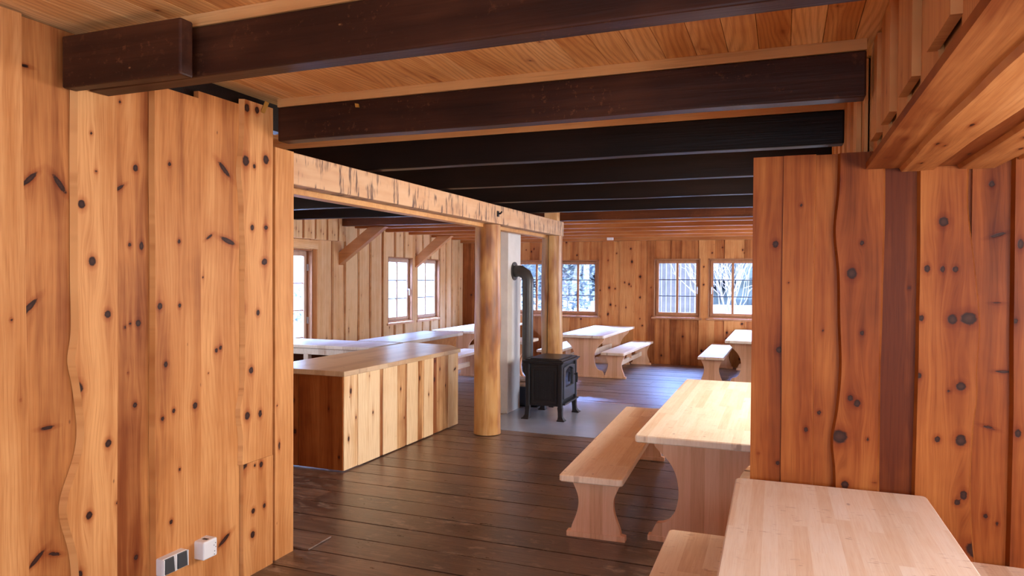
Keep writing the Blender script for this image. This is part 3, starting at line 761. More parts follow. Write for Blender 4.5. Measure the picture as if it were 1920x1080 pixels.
# right wall of the big room (only its light is seen)
mb = MB()
clad(mb, (V3((1.05, 0, 0)), V3((0, 1, 0)), V3((0, 0, 1)), V3((-1, 0, 0))), auto_boards(3.84, YB, .2, .3, 121), 0, 2.76, cell=.4)
tag(mb.build('wall_far_right', PINE_FAR), kind='structure')
# casing board over the glazed door
mb = MB(); mb.box((XW + .0, 7.60, 2.13), (XW + .055, 9.04, 2.262), .2, 1)
tag(mb.build('trim_1', PINE_PALE, bevel=.004), kind='structure')
mb = MB(); mb.box((XW + .0, 8.935, 0), (XW + .035, 9.03, 2.13), .35, 2)
tag(mb.build('trim_2', PINE, bevel=.004), kind='structure')

# ================================================================== WINDOWS
def window(n, fr, a, b, z0, z1, handle=None, depth=.09, rows=3, door=False):
    """a casement in the opening a..b, z0..z1 on the plane fr; the sash sits depth behind the boards"""
    O, U, V, N = fr
    WW = WINWOOD if fr is frB else WINPALE
    root = empty('door_1' if door else 'window_%d' % n, tuple(O + U * ((a + b) / 2) + V * z0)); root['kind'] = 'structure'
    inv = V3(root.location)
    def bx(mb, u0, u1, v0, v1, d0, d1):
        P = []
        for v in (v0, v1):
            for (u, d) in ((u0, d0), (u1, d0), (u1, d1), (u0, d1)):
                P.append(O + U * u + V * v + N * d - inv)
        c = sum(P, V3()) / 8
        fs = [(0, 3, 2, 1), (4, 5, 6, 7), (0, 1, 5, 4), (1, 2, 6, 5), (2, 3, 7, 6), (3, 0, 4, 7)]
        if U.cross(V).dot(N) < 0 or (P[1] - P[0]).cross(P[3] - P[0]).dot(P[4] - P[0]) < 0: fs = [tuple(reversed(f)) for f in fs]
        mb.add(P, fs)
    s = -depth
    m1 = MB()   # lining of the opening
    bx(m1, a, a + .02, z0, z1, s - .06, .03); bx(m1, b - .02, b, z0, z1, s - .06, .03)
    bx(m1, a, b, z1 - .02, z1, s - .06, .03); bx(m1, a, b, z0, z0 + .02, s - .06, .0)
    m1.build('lining', WINWOOD, root)
    fwd = .028
    m2 = MB()   # fixed frame
    a1, b1, c0, c1 = a + .02, b - .02, z0 + .02, z1 - .02
    bx(m2, a1, a1 + fwd, c0, c1, s - .05, s); bx(m2, b1 - fwd, b1, c0, c1, s - .05, s)
    bx(m2, a1 + fwd, b1 - fwd, c1 - fwd, c1, s - .05, s); bx(m2, a1 + fwd, b1 - fwd, c0, c0 + fwd, s - .05, s)
    m2.build('frame', WW, root, bevel=.003)
    sw = .055 if not door else .062
    a2, b2, e0, e1 = a1 + fwd * .6, b1 - fwd * .6, c0 + fwd * .6, c1 - fwd * .6
    m3 = MB()
    bx(m3, a2, a2 + sw, e0, e1, s - .03, s + .018); bx(m3, b2 - sw, b2, e0, e1, s - .03, s + .018)
    bx(m3, a2 + sw, b2 - sw, e1 - sw, e1, s - .03, s + .018)
    bot = sw if not door else .35
    bx(m3, a2 + sw, b2 - sw, e0, e0 + bot, s - .03, s + .018)
    sash = m3.build('sash', WW, root, bevel=.004)
    g0, g1, h0, h1 = a2 + sw, b2 - sw, e0 + bot, e1 - sw
    m4 = MB(); cx = (g0 + g1) / 2
    bx(m4, cx - .022, cx + .022, h0, h1, s - .02, s + .010)
    m4.build('mullion', WW, sash, bevel=.003)
    m5 = MB()
    nr = rows
    for k in range(1, nr):
        zz = h0 + (h1 - h0) * k / nr
        bx(m5, g0, cx - .022, zz - .008, zz + .008, s - .016, s + .004); bx(m5, cx + .022, g1, zz - .008, zz + .008, s - .016, s + .004)
    m5.build('glazing_bar', SEALANT if not door else WINWOOD, sash)
    m6 = MB(); bx(m6, g0, g1, h0, h1, s - .010, s - .006); m6.build('glass', GLASS, sash)
    if not door:
        m7 = MB(); bx(m7, a - .04, b + .03, z0 - .045, z0 - .005, .002, .055); m7.build('sill', WINWOOD if fr is frB else PANEL, root, bevel=.004)
    if handle is not None:
        hu = a2 + sw * .5 if handle < 0 else b2 - sw * .5
        hz = (h0 + h1) / 2
        m8 = MB(); bx(m8, hu - .012, hu + .012, hz - .03, hz + .03, s + .018, s + .026); bx(m8, hu - .008, hu + .008, hz - .008, hz + .008, s + .026, s + .055)
        bx(m8, hu - .009, hu + .009, hz - .115, hz + .010, s + .045, s + .060)
        h = m8.build('handle', CHROME, sash, bevel=.003)
    if door:
        for hz in (.28, 1.05, 1.85):
            m9 = MB(); bx(m9, b1 - .012, b1 + .012, hz - .05, hz + .05, s, s + .045); m9.build('hinge', CHROME, root, bevel=.003)
    return root
wn = 1
for i, (a, b2, z0, z1) in enumerate(WB):
    window(wn, frB, a, b2, z0, z1, handle=(None, None, 1, -1)[i], depth=.045); wn += 1
window(wn, frW, *WL[1], handle=1, depth=.06); wn += 1
window(wn, frW, *WL[2], handle=-1, depth=.06); wn += 1
window(0, frW, *WL[0], depth=.07, rows=4, door=True)
# panes of the entrance room behind the viewer
frSide = (V3((2.3, 0, 0)), V3((0, 1, 0)), V3((0, 0, 1)), V3((-1, 0, 0)))

# ================================================================== BEAMS
def beam(name, x0, x1, y0, y1, z0, z1, material, label, strip=True, group='dark ceiling beams', cat='beam', lean=0.0):
    mb = MB()
    n = 24
    V = []; 
    # slightly uneven hewn faces
    for i in range(n + 1):
        x = x0 + (x1 - x0) * i / n
        w1 = .004 * noise.noise(V3((x * 1.3, y0 * 7, 0))); w2 = .006 * noise.noise(V3((x * 1.1, y0 * 7, 5)))
        dy = lean * (i / n - .5)
        for (yy, zz) in ((y0 + w1 + dy, z0 + w2), (y1 + w1 + dy, z0 + w2), (y1 + w1 + dy, z1), (y0 + w1 + dy, z1)):
            V.append((x, yy, zz))
    fs = [(i * 4 + k, (i + 1) * 4 + k, (i + 1) * 4 + (k + 1) % 4, i * 4 + (k + 1) % 4) for i in range(n) for k in range(4)]
    fs = [tuple(reversed(f)) for f in fs] + [(0, 1, 2, 3)[::-1][::-1], tuple(n * 4 + k for k in (3, 2, 1, 0))]
    mb.add(V, fs)
    o = mb.build(name, material, bevel=.008)
    bm = bmesh.new(); bm.from_mesh(o.data); bmesh.ops.recalc_face_normals(bm, faces=bm.faces); bm.to_mesh(o.data); bm.free()
    tag(o, label, cat, group, 'thing')
    if strip:
        m2 = MB(); d = lean * .5
        m2.hexa([(x0, y0 - .004 - d, z1 + .001), (x1, y0 - .004 + d, z1 + .001), (x1, y0 + .03 + d, z1 + .001), (x0, y0 + .03 - d, z1 + .001),
                 (x0, y0 - .004 - d, ZC - .001), (x1, y0 - .004 + d, ZC - .001), (x1, y0 + .03 + d, ZC - .001), (x0, y0 + .03 - d, ZC - .001)])
        c = m2.build('cover_strip', STRIP, o); c['label'] = 'pale wooden strip between beam and ceiling'
    return o
beam('ceiling_beam', XL + .04, .30, 2.20, 2.30, ZB, ZT, BEAM, 'dark worn ceiling beam nearest the viewer, its left end doubled by a stub', lean=-.05)
beam('ceiling_beam', XL + .06, .325, 3.44, 3.54, ZB, ZT, BEAM, 'dark ceiling beam whose left end meets the post ending the left wall')
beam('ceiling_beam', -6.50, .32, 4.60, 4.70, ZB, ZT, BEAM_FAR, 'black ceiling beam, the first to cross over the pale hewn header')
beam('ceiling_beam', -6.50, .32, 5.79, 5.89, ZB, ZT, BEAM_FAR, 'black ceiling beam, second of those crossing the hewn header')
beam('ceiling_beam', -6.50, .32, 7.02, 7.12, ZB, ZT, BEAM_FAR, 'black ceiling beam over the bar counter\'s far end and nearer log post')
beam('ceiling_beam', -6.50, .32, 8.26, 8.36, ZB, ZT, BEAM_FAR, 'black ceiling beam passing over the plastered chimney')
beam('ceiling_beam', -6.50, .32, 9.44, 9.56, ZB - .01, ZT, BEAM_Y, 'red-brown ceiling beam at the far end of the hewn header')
tag(beam('beam_stub', XL + .04, -2.19, 2.105, 2.17, ZB - .02, ZT, BEAM, 'short thick dark timber bolted in front of the nearest beam at the left wall', strip=False, group='beam pieces', cat='beam'), group='')
names = ['first', 'second', 'third', 'fourth', 'fifth']
for i, y in enumerate((10.05, 11.02, 11.86, 12.78, 13.72)):
    o = beam('ceiling_joist', XW + .03, .33, y, y + .10, ZB - .005, ZT, JOIST,
             'red pine joist with pale underside, %s one behind the red-brown beam' % names[i], strip=False, group='red pine joists over the far tables', cat='joist')
beam('ceiling_joist', XW + .03, .33, 14.16, 14.29, ZB - .05, ZT, JOIST, 'red pine joist lying along the top of the back wall', strip=False, group='red pine joists over the far tables', cat='joist')

# hewn header between entrance room and bar, carried by the two logs
mb = MB(); n = 40; V = []
for i in range(n + 1):
    y = 3.46 + (9.50 - 3.46) * i / n
    w1 = .006 * noise.noise(V3((y * 1.2, 2, 0)))
    for (xx, zz) in ((XL + w1, 2.296), (XL + w1, 2.494), (XL - .13, 2.494), (XL - .13, 2.296)): V.append((xx, y, zz))
fs = [(i * 4 + k, i * 4 + (k + 1) % 4, (i + 1) * 4 + (k + 1) % 4, (i + 1) * 4 + k) for i in range(n) for k in range(4)] + [(0, 3, 2, 1), tuple(n * 4 + k for k in range(4))]
mb.add(V, fs)
hd = mb.build('header_beam', HEADER, bevel=.006)
bm = bmesh.new(); bm.from_mesh(hd.data); bmesh.ops.recalc_face_normals(bm, faces=bm.faces); bm.to_mesh(hd.data); bm.free()
tag(hd, 'pale axe-marked header beam running from the left wall over both logs', 'beam', kind='thing')
m2 = MB(); m2.box((XL - .26, 3.63, 2.262), (XL - .155, 9.46, 2.494))
c = m2.build('backing_plank', STRIP, hd, bevel=.004); c['label'] = 'second pale plank behind a dark groove under the header'
m2 = MB(); m2.box((XL - .155, 3.63, 2.35), (XL - .13, 9.46, 2.494))
c = m2.build('groove_filler', BEAM_FAR, hd)  # near-black strip stands in for the dark of the groove
# little wooden blocks between header and beam 6/7
mb = MB(); mb.box((-3.1, 9.30, 2.495), (-2.92, 9.43, 2.76), .2, 2)
tag(mb.build('packing_block', PINE_PALE), 'pale wooden block standing on the far end of the header', 'block')

# ---- log posts
def log_post(x, y, r0, r1, z1, seed, label):
    mb = MB(); n = 46; seg = 40; rings = []
    for i in range(n + 1):
        z = .0065 + (z1 - .0115) * i / n
        cx = x + .012 * noise.noise(V3((seed, z * .8, 0))); cy_ = y + .012 * noise.noise(V3((seed, z * .8, 9)))
        r = r0 + (r1 - r0) * i / n + .006 * noise.noise(V3((seed, z * 2.2, 3)))
        if i == 0: r *= 1.01
        ring = []
        for k in range(seg):
            a = 2 * PI * k / seg
            rr = r * (1 + .035 * noise.noise(V3((math.cos(a) * 1.2 + seed, math.sin(a) * 1.2, z * 1.6))))
            ring.append((cx + rr * math.cos(a), cy_ + rr * math.sin(a), z))
        rings += ring
    fs = [(i * seg + k, i * seg + (k + 1) % seg, (i + 1) * seg + (k + 1) % seg, (i + 1) * seg + k) for i in range(n) for k in range(seg)]
    mb.add(rings, fs, None, .4, None, True)
    mb.add(rings[:seg], [tuple(reversed(range(seg)))]); mb.add(rings[-seg:], [tuple(range(seg))])
    return tag(mb.build('log_post', LOG), label, 'post', 'peeled log posts under the header', 'thing')
p1 = log_post(-3.035, 7.16, .148, .138, 2.296, 1.0, 'stout orange-brown peeled log post at the far corner of the bar counter')
p2 = log_post(-2.985, 9.30, .150, .142, 2.296, 6.0, 'paler peeled log post with a long drying crack, behind the black stove')
mb = MB()   # drying crack of the second log
pts = [(0, 0.0), (.25, .01), (.5, -.01), (.8, .004), (1.1, .0), (1.42, .02), (1.62, .045), (1.72, .02), (1.9, .028), (2.2, .03), (2.29, .03)]
prev = None
for z, o_ in pts:
    ang = -PI / 2 - .10 + o_ * 2.2
    c_ = V3((-2.985 + .1505 * math.cos(ang), 9.30 + .1505 * math.sin(ang), z)); tdir = V3((-math.sin(ang), math.cos(ang), 0)) * .0022; nd = V3((math.cos(ang), math.sin(ang), 0)) * .004
    cur = [c_ - tdir + nd, c_ + tdir + nd, c_ + tdir - nd, c_ - tdir - nd]
    if prev: mb.hexa([*prev, *cur])
    prev = cur
mb.build('drying_crack', BEAM_FAR, p2)

# ---- knee braces
def brace(y, xa, za, xb, zb2, label):
    mb = MB(); h = .15
    d = V3((xb - xa, 0, zb2 - za)).normalized(); nn = V3((-d.z, 0, d.x))
    A0 = V3((xa, y, za)); 
    lo = [V3((xa, 0, za)), V3((xb, 0, zb2))]
    pts = [(xa, za), (xb, zb2), (xb - .29, zb2), (xa, za + .20)]
    mb.prism(pts, 1, y, y + .12)
    o = mb.build('knee_brace', BRACE, bevel=.005)
    bm = bmesh.new(); bm.from_mesh(o.data); bmesh.ops.recalc_face_normals(bm, faces=bm.faces); bm.to_mesh(o.data); bm.free()
    return tag(o, label, 'brace', 'knee braces on the window wall', 'thing')
brace(9.60, -6.67, 1.90, -5.82, 2.50, 'diagonal oiled brace beside the boarded box, nearer of the two')
brace(12.12, -6.67, 1.90, -5.90, 2.50, 'diagonal pale brace rising between the two windows of the left wall')
for y, nm in ((9.60, 'square timber post behind the nearer knee brace'), (12.08, 'timber post between the two windows under the farther brace')):
    pass

# ================================================================== FURNITURE
TH, BH = .745, .455
def rounded(hw, hl, r, n=5):
    pts = []
    for sx, sy_, a0 in ((1, 1, 0), (-1, 1, 90), (-1, -1, 180), (1, -1, 270)):
        for k in range(n + 1):
            a = math.radians(a0 + 90 * k / n)
            pts.append((sx * (hw - r) + r * math.cos(a), sy_ * (hl - r) + r * math.sin(a)))
    return pts
def slab(mb, hw, hl, z0, z1, r, ch=.006):
    """a tabletop: rounded corners and eased edges"""
    R = [(rounded(hw - ch, hl - ch, r), z0), (rounded(hw, hl, r), z0 + ch), (rounded(hw, hl, r), z1 - ch), (rounded(hw - ch, hl - ch, r), z1)]
    n = len(R[0][0]); V = [(x, y, z) for ring, z in R for x, y in ring]
    fs = [tuple(reversed(range(n))), tuple(range(3 * n, 4 * n))]
    for j in range(3): fs += [(j * n + k, j * n + (k + 1) % n, (j + 1) * n + (k + 1) % n, (j + 1) * n + k) for k in range(n)]
    mb.add(V, fs)
TAB = [(.365, 0), (.365, .036), (.350, .040), (.332, .085), (.312, .117), (.280, .124), (.238, .143), (.204, .188), (.184, .245), (.174, .31), (.176, .37), (.190, .44), (.220, .505), (.262, .557), (.305, .598), (.334, .632), (.348, .665), (.352, .70)]
BEN = [(.190, 0), (.190, .038), (.166, .042), (.160, .075), (.140, .125), (.124, .175), (.116, .225), (.120, .275), (.138, .325), (.158, .365), (.172, .395), (.176, .41)]
def smooth_profile(P, n=3):
    out = [P[0], P[1]]
    core = P[2:]
    for i in range(len(core) - 1):
        p0 = core[max(0, i - 1)]; p1 = core[i]; p2 = core[i + 1]; p3 = core[min(len(core) - 1, i + 2)]
        for k in range(n):
            t = k / n
            out.append(tuple(.5 * (2 * p1[j] + (p2[j] - p0[j]) * t + (2 * p0[j] - 5 * p1[j] + 4 * p2[j] - p3[j]) * t * t + (3 * p1[j] - p0[j] - 3 * p2[j] + p3[j]) * t ** 3) for j in (0, 1)))
    out.append(core[-1])
    return out
def pedestal(profile, y, th, name, parent):
    P = smooth_profile(profile); mb = MB(); n = len(P)
    V = []
    for yy in (y - th / 2, y + th / 2):
        for x, z in P: V.append((x, yy, z)); V.append((-x, yy, z))
    N2 = 2 * n; fs = []
    for i in range(n - 1):
        r0, l0, r1, l1 = 2 * i, 2 * i + 1, 2 * i + 2, 2 * i + 3
        fs.append((l0, r0, r1, l1)); fs.append((N2 + r0, N2 + l0, N2 + l1, N2 + r1))
        fs.append((r0, N2 + r0, N2 + r1, r1)); fs.append((N2 + l0, l0, l1, N2 + l1))
    fs.append((0, 1, N2 + 1, N2)); e = 2 * n - 2; fs.append((e + 1, e, N2 + e, N2 + e + 1))
    mb.add(V, fs)
    o = mb.build(name, PANEL, parent)
    bm = bmesh.new(); bm.from_mesh(o.data)
    # a slightly thicker plinth strip at the very bottom
    bm.to_mesh(o.data); bm.free()
    m2 = MB(); w2 = profile[0][0] + .006
    m2.box((-w2, y - th / 2 - .006, 0), (w2, y + th / 2 + .006, .036))
    m2.build('foot_strip', PANEL, o, bevel=.003)
    return o

def make_table(hl=1.32, hw=.41):
    root = empty('trestle_table')
    mb = MB(); slab(mb, hw, hl, .70, TH, .022); mb.build('table_top', TOP, root)
    ins = .30
    for s in (-1, 1): pedestal(TAB, s * (hl - ins), .05, 'trestle_panel', root)
    if hl > .6:
        mb = MB(); mb.box((-.02, -(hl - ins) + .02, .30), (.02, (hl - ins) - .02, .41)); mb.build('stretcher', SEAT, root, bevel=.004)
    return root
def make_bench(hl=1.28, hw=.205):
    root = empty('trestle_bench')
    mb = MB(); slab(mb, hw, hl, .41, BH, .022); mb.build('seat', SEAT, root)
    ins = .20
    for s in (-1, 1): pedestal(BEN, s * (hl - ins), .045, 'trestle_panel', root)
    mb = MB(); mb.box((-.016, -(hl - ins) + .018, .175), (.016, (hl - ins) - .018, .255)); mb.build('stretcher', SEAT, root, bevel=.004)
    mb = MB(); mb.box((-.045, -.016, .24), (.045, .016, .411)); mb.build('centre_support', PANEL, root, bevel=.003)
    return root
# the two foreground pieces first
T0 = make_table(); B0 = make_bench()
def put(proto, x, y, rz, label, group, first=[set()]):
    o = proto if proto.name not in first[0] else copy_tree(proto)
    first[0].add(proto.name)
    o.location = (x, y, 0); o.rotation_euler = (0, 0, rz)
    tag(o, label, 'table' if 'table' in proto.name else 'bench', group)
    return o
GT, GB = 'pine trestle tables', 'pine trestle benches'
put(T0, .215, 2.315, .012, 'large pale pine table in the foreground, its top edge against the right board wall', GT)
put(T0, -.455, 5.69, .006, 'pale pine table half hidden behind the right board wall, beside the long bench', GT)
put(T0, -3.22, 12.93, 0, 'pale table behind the stove and farther log post, against the back wall', GT)
put(T0, -.455, 12.94, 0, 'table below the rightmost back window, cut off by the right wall', GT)
put(T0, -5.62, 12.93, 0, 'table seen between bar counter and nearer log post, under the left windows', GT)
put(B0, -.315, 2.33, .006, 'light bench tucked under the left side of the foreground table', GB)
put(B0, .93, 2.42, 0, 'bench at the bottom right corner beyond the foreground table', GB)
put(B0, -1.185, 5.63, .040, 'long pine bench standing between the stove plate and the half-hidden table', GB)
put(B0, -2.67, 13.02, -.02, 'bench on the near right side of the table behind the stove', GB)
put(B0, -1.09, 13.02, 0, 'blue-lit bench left of the table cut off by the right wall', GB)
put(B0, -3.845, 13.02, 0, 'bench glimpsed between flue pipe and farther log post', GB)
BS = make_bench(.81); BS.location = (-5.08, 10.58, 0)
tag(BS, 'bench seen low between the bar counter corner and the nearer log post', 'bench', GB)
TS = make_table(.36, .37)
TS.location = (-4.05, 10.44, 0); tag(TS, 'small table end glimpsed just right of the flue pipe', 'table', GT)

# ---- bar counter
ctr = empty('bar_counter', (-3.99, 6.3, 0)); tag(ctr, 'boarded bar counter with pale worktop standing before the nearer log post', 'counter')
ox, oy = -3.99, 6.3
def Lc(p): return (p[0] - ox, p[1] - oy, p[2])
mb = MB()
poly = [(-4.46, 5.225), (-3.57, 5.225), (-3.505, 7.47), (-3.80, 7.80), (-4.44, 7.90)]
mb.prism([(x - ox, y - oy) for x, y in poly], 2, .842, .888)
mb.build('worktop', stave_mat('counter_worktop_pine', (.74, .55, .34), (.62, .43, .25), (.46, .28, .14), wdt=.11, rough=.33, mark=.3, length=1.3), ctr, bevel=.005)
mb = MB()
dirv = V3((.055, 2.2, 0)).normalized()
frF = (V3((-3.60 - ox, 5.25 - oy, 0)), dirv, V3((0, 0, 1)), V3((dirv.y, -dirv.x, 0)))
ys = [(0, .215, .012, .30), (.205, .555, .020, .02), (.54, .625, .012, .95), (.615, .87, .020, .0), (.865, 1.01, .020, .45), (1.0, 1.065, .012, .8), (1.055, 1.27, .020, .02), (1.265, 1.365, .018, .75), (1.40, 1.60, .020, .02), (1.355, 1.41, .010, .3), (1.595, 1.70, .012, 1.1), (1.69, 1.83, .014, .6), (1.82, 1.97, .010, .85), (1.96, 2.20, .016, .15)]
for i, (a, b2, d, t) in enumerate(ys):
    wv = wavy(.004, 400 + i)
    kk = {0: [(.10, .70, .014, .030, 0), (.07, .28, .013, .026, 0), (.18, .45, .008, .016, 0)], 1: [(.44, .45, .010, .017, 0), (.38, .8, .006, .01, 0)], 4: [(.93, .60, .011, .020, 0), (1.0, .3, .008, .012, 0)], 7: [(1.31, .66, .013, .026, 0)], 8: [(1.5, .46, .010, .02, 0)], 10: [(1.64, .60, .014, .028, 0), (1.65, .80, .013, .02, 0)], 11: [(1.76, .70, .01, .02, 0)], 12: [(1.9, .50, .009, .02, 0)], 13: [(2.12, .66, .03, .012, .4)]}.get(i, [])
    board(mb, frF, a, b2, .012, .842, d, t, kk, wv if i else None, wv if i < 13 else None, cell=.012, thick=.02)
mb.build('front_panel', COUNTER_B, ctr)
mb = MB()
frE = (V3((-3.575 - ox, 5.25 - oy, 0)), V3((-1, 0, 0)), V3((0, 0, 1)), V3((0, -1, 0)))
frE = (V3((-4.44 - ox, 5.25 - oy, 0)), V3((1, 0, 0)), V3((0, 0, 1)), V3((0, -1, 0)))
for i, (a, b2, d, t) in enumerate([(0, .245, .012, .15), (.24, .372, .012, .25), (.380, .60, .012, .45), (.60, .845, .012, .35)]):
    kk = {1: [(.32, .60, .015, .024, 0), (.34, .32, .016, .024, 0)], 3: [(.70, .55, .007, .02, 0), (.81, .13, .010, .014, 0)]}.get(i, [])
    board(mb, frE, a, b2, .015, .842, d, t, kk, None, None, cell=.012, thick=.02)
o = mb.build('end_panel', PINE_R, ctr); o['label'] = 'reddish boarded end of the counter'  # redder, darker boards than the front: shade put into the colour
mb = MB(); mb.box(Lc((-4.42, 5.262, .03)), Lc((-3.60, 5.30, .841)), .6, 2); mb.box(Lc((-3.64, 5.262, .03)), Lc((-3.60, 7.3, .841)), .6, 2); mb.box(Lc((-4.42, 7.30, .03)), Lc((-3.60, 7.34, .841)), .6, 2)
mb.build('carcass', PINE, ctr)
# ---- cross counter and long side counter of the bar
cc = empty('back_bar_counter', (-5.4, 7.45, 0)); tag(cc, 'whitish low-lit work bench behind the bar counter, in front of the glazed door', 'counter')
mb = MB(); mb.box((-1.15, -.29, .84), (.85, .42, .88)); mb.build('worktop', GREYWOOD, cc, bevel=.005)
mb = MB(); mb.box((-1.1, -.27, .762), (.82, -.235, .838)); mb.build('apron', GREYWOOD, cc, bevel=.003)
for x in (-1.05, -.065, .78):
    mb = MB(); mb.box((x - .035, -.265, 0), (x + .035, -.195, .762)); mb.build('leg', GREYWOOD, cc, bevel=.003)
mb = MB(); mb.box((-1.1, .36, .0), (.82, .395, .83), .9, 0); mb.build('back_panel', BEAM_Y, cc)  # dark back and shelves stand in for shade under the worktop
for x in (.05, -.62):
    mb = MB(); mb.box((x, -.18, .32), (x + .50, .34, .345)); 
    mb.build('shelf', BEAM_Y, cc)
lc = empty('side_bar_counter', (-4.86, 8.8, 0)); tag(lc, 'long side counter reaching away from the bar towards the back wall', 'counter')
mb = MB(); mb.box((-.33, -.90, .842), (.345, .90, .886)); mb.build('worktop', GREYWOOD, lc, bevel=.005)
mb = MB(); mb.box((-.28, -.90, .0), (.27, .82, .84), .2, 2); mb.build('side_panel', BRACE, lc)

# ---- chimney
mb = MB(); mb.box((-3.68, 8.28, 0), (-3.235, 8.73, 2.508))
tag(mb.build('chimney', CONCRETE, bevel=.006), 'square pale grey plastered chimney behind the nearer log post', 'chimney', kind='thing')

# ---- floor plate
mb = MB(); mb.box((-3.26, 7.37, .0005), (-1.88, 9.50, .006))
tag(mb.build('floor_plate', STEEL), 'blue-grey steel hearth plate on the floor under the stove', 'hearth plate', kind='thing')

# ---- stove: faces +x, footprint x -2.92..-2.46, y 8.06..8.72
st = empty('wood_stove', (-2.69, 8.40, .006)); tag(st, 'black cast iron wood stove on four splayed feet, door to the right', 'stove')
mb = MB(); mb.box((-.205, -.30, .165), (.205, .30, .675)); body = mb.build('body', IRON, st, bevel=.006)
mb = MB()   # corner pilasters
for sx in (-1, 1):
    for s2 in (-1, 1):
        mb = MB(); mb.box((sx * .205 - .028, s2 * .30 - .028, .15), (sx * .205 + .028, s2 * .30 + .028, .68))
        mb.build('corner_pilaster', IRON, body, bevel=.012, seg=3)
mb = MB()   # raised frame and ribs of the near side
mb.box((-.16, -.312, .60), (.16, -.298, .63)); mb.box((-.16, -.312, .22), (-.135, -.298, .60)); mb.box((.135, -.312, .22), (.16, -.298, .60)); mb.box((-.16, -.312, .20), (.16, -.298, .225))
for k in range(16): mb.box((-.118 + k * .0155, -.306, .24), (-.111 + k * .0155, -.298, .585))
mb.build('side_relief', IRON, body, bevel=.003)
mb = MB()   # stepped top
for hx, hy, z0, z1 in ((.245, .345, .675, .695), (.262, .365, .695, .712), (.235, .335, .712, .724), (.185, .285, .724, .735)):
    mb.hexa([(-hx, -hy, z0), (hx, -hy, z0), (hx, hy, z0), (-hx, hy, z0), (-hx, -hy, z1), (hx, -hy, z1), (hx, hy, z1), (-hx, hy, z1)])
mb.build('top_plate', IRON, st, bevel=.005)
for sx in (-1, 1):
    for s2 in (-1, 1):
        mb = MB(); cx, cy_ = sx * .205, s2 * .30; rings = []
        prof = [(.16, .030, 0), (.10, .026, .002), (.05, .027, .006), (.022, .036, .014), (.012, .046, .020), (.0, .048, .021)]
        for z, r, o_ in prof:
            x, y = cx + sx * o_, cy_ + s2 * o_
            rings.append([(x - r, y - r, z), (x + r, y - r, z), (x + r, y + r, z), (x - r, y + r, z)])
        V = [p for rg in rings for p in rg]
        fs = [(0, 1, 2, 3), tuple(4 * (len(rings) - 1) + k for k in (3, 2, 1, 0))]
        for i in range(len(rings) - 1): fs += [((i + 1) * 4 + k, (i + 1) * 4 + (k + 1) % 4, i * 4 + (k + 1) % 4, i * 4 + k) for k in range(4)]
        mb.add(V, fs); mb.build('foot', IRON, st, bevel=.004)
# door on the +x face with an arched glass
dr = MB(); dx0, dx1 = .205, .232
def arch(w_, z0, z1, rise, n=12):
    pts = [(-w_, z0), (w_, z0), (w_, z1)]
    for k in range(1, n): 
        t = k / n; pts.append((w_ - 2 * w_ * t, z1 + rise * math.sin(PI * t)))
    pts.append((-w_, z1)); return pts
outer = arch(.235, .245, .625, .018); inner = arch(.165, .385, .575, .045)
# frame made of an outer and an inner ring joined by faces
n_ = len(outer)
V = [(dx1, y, z) for y, z in outer] + [(dx1, y, z) for y, z in inner] + [(dx0, y, z) for y, z in outer] + [(dx0, y, z) for y, z in inner]
fs = []
for k in range(n_):
    k2 = (k + 1) % n_
    fs += [(k, k2, n_ + k2, n_ + k), (2 * n_ + k, 2 * n_ + k2, k2, k), (n_ + k, n_ + k2, 3 * n_ + k2, 3 * n_ + k)]
dr.add(V, fs)
door = dr.build('door', plain('dark_grey_door_iron', (.075, .08, .088), .32, .5, var=.1), st, bevel=.003)
bm = bmesh.new(); bm.from_mesh(door.data); bmesh.ops.recalc_face_normals(bm, faces=bm.faces); bm.to_mesh(door.data); bm.free()
mb = MB(); mb.prism([(y, z) for y, z in inner], 0, .208, .212); gl = mb.build('glass', STOVEGLASS, door)
mb = MB(); mb.tube([(.232, .21, .50), (.262, .21, .50)], .008, 12); mb.tube([(.262, .215, .52), (.266, .215, .46), (.262, .215, .40)], [.011, .012, .010], 12); mb.build('handle', IRON, door)
mb = MB(); mb.box((.20, -.30, .185), (.265, .30, .205)); mb.build('ash_lip', IRON, st, bevel=.006)
for hz in (.30, .56):
    mb = MB(); mb.tube([(.222, -.262, hz), (.222, -.262, hz + .05)], .008, 10); mb.build('hinge_pin', IRON, st)
mb = MB(); mb.box((-.03, -.03, .10), (.03, .03, .165)); mb.build('ash_outlet', IRON, st)

# ---- flue pipe
fx, fy = -3.075, 8.49
path = [(-3.233, fy, 1.80), (-3.13, fy, 1.80)]
pp = MB()
pp.tube([(-3.233, fy, 1.80), (-3.145, fy, 1.80), (-3.075, fy, 1.76), (-3.045, fy, 1.69), (-3.045, fy, 1.60)], .074, 28)
pp.tube([(-3.045, fy, 1.60), (-3.045, fy, .60)], .071, 28)
pp.tube([(-3.045, fy, .60), (-3.045, fy, .55), (-2.99, fy, .47), (-2.90, fy, .44)], .071, 28)
fl = pp.build('flue_pipe', PIPE); tag(fl, 'dark grey flue pipe bending from the stove into the chimney', 'pipe')
for z in (1.585, .60):
    mb = MB(); mb.tube([(-3.045, fy, z), (-3.045, fy, z + .014)], .0745, 28); mb.build('pipe_collar', PIPE, fl)
mb = MB()
seg = 32; V = []
for xx, r in ((-3.234, .082), (-3.234, .118), (-3.222, .118), (-3.222, .082)):
    V += [(xx, fy + r * math.cos(2 * PI * k / seg), 1.80 + r * math.sin(2 * PI * k / seg)) for k in range(seg)]
fs = [(j * seg + k, j * seg + (k + 1) % seg, ((j + 1) % 4) * seg + (k + 1) % seg, ((j + 1) % 4) * seg + k) for j in range(4) for k in range(seg)]
mb.add(V, fs); ro = mb.build('wall_rosette', PIPE, fl)
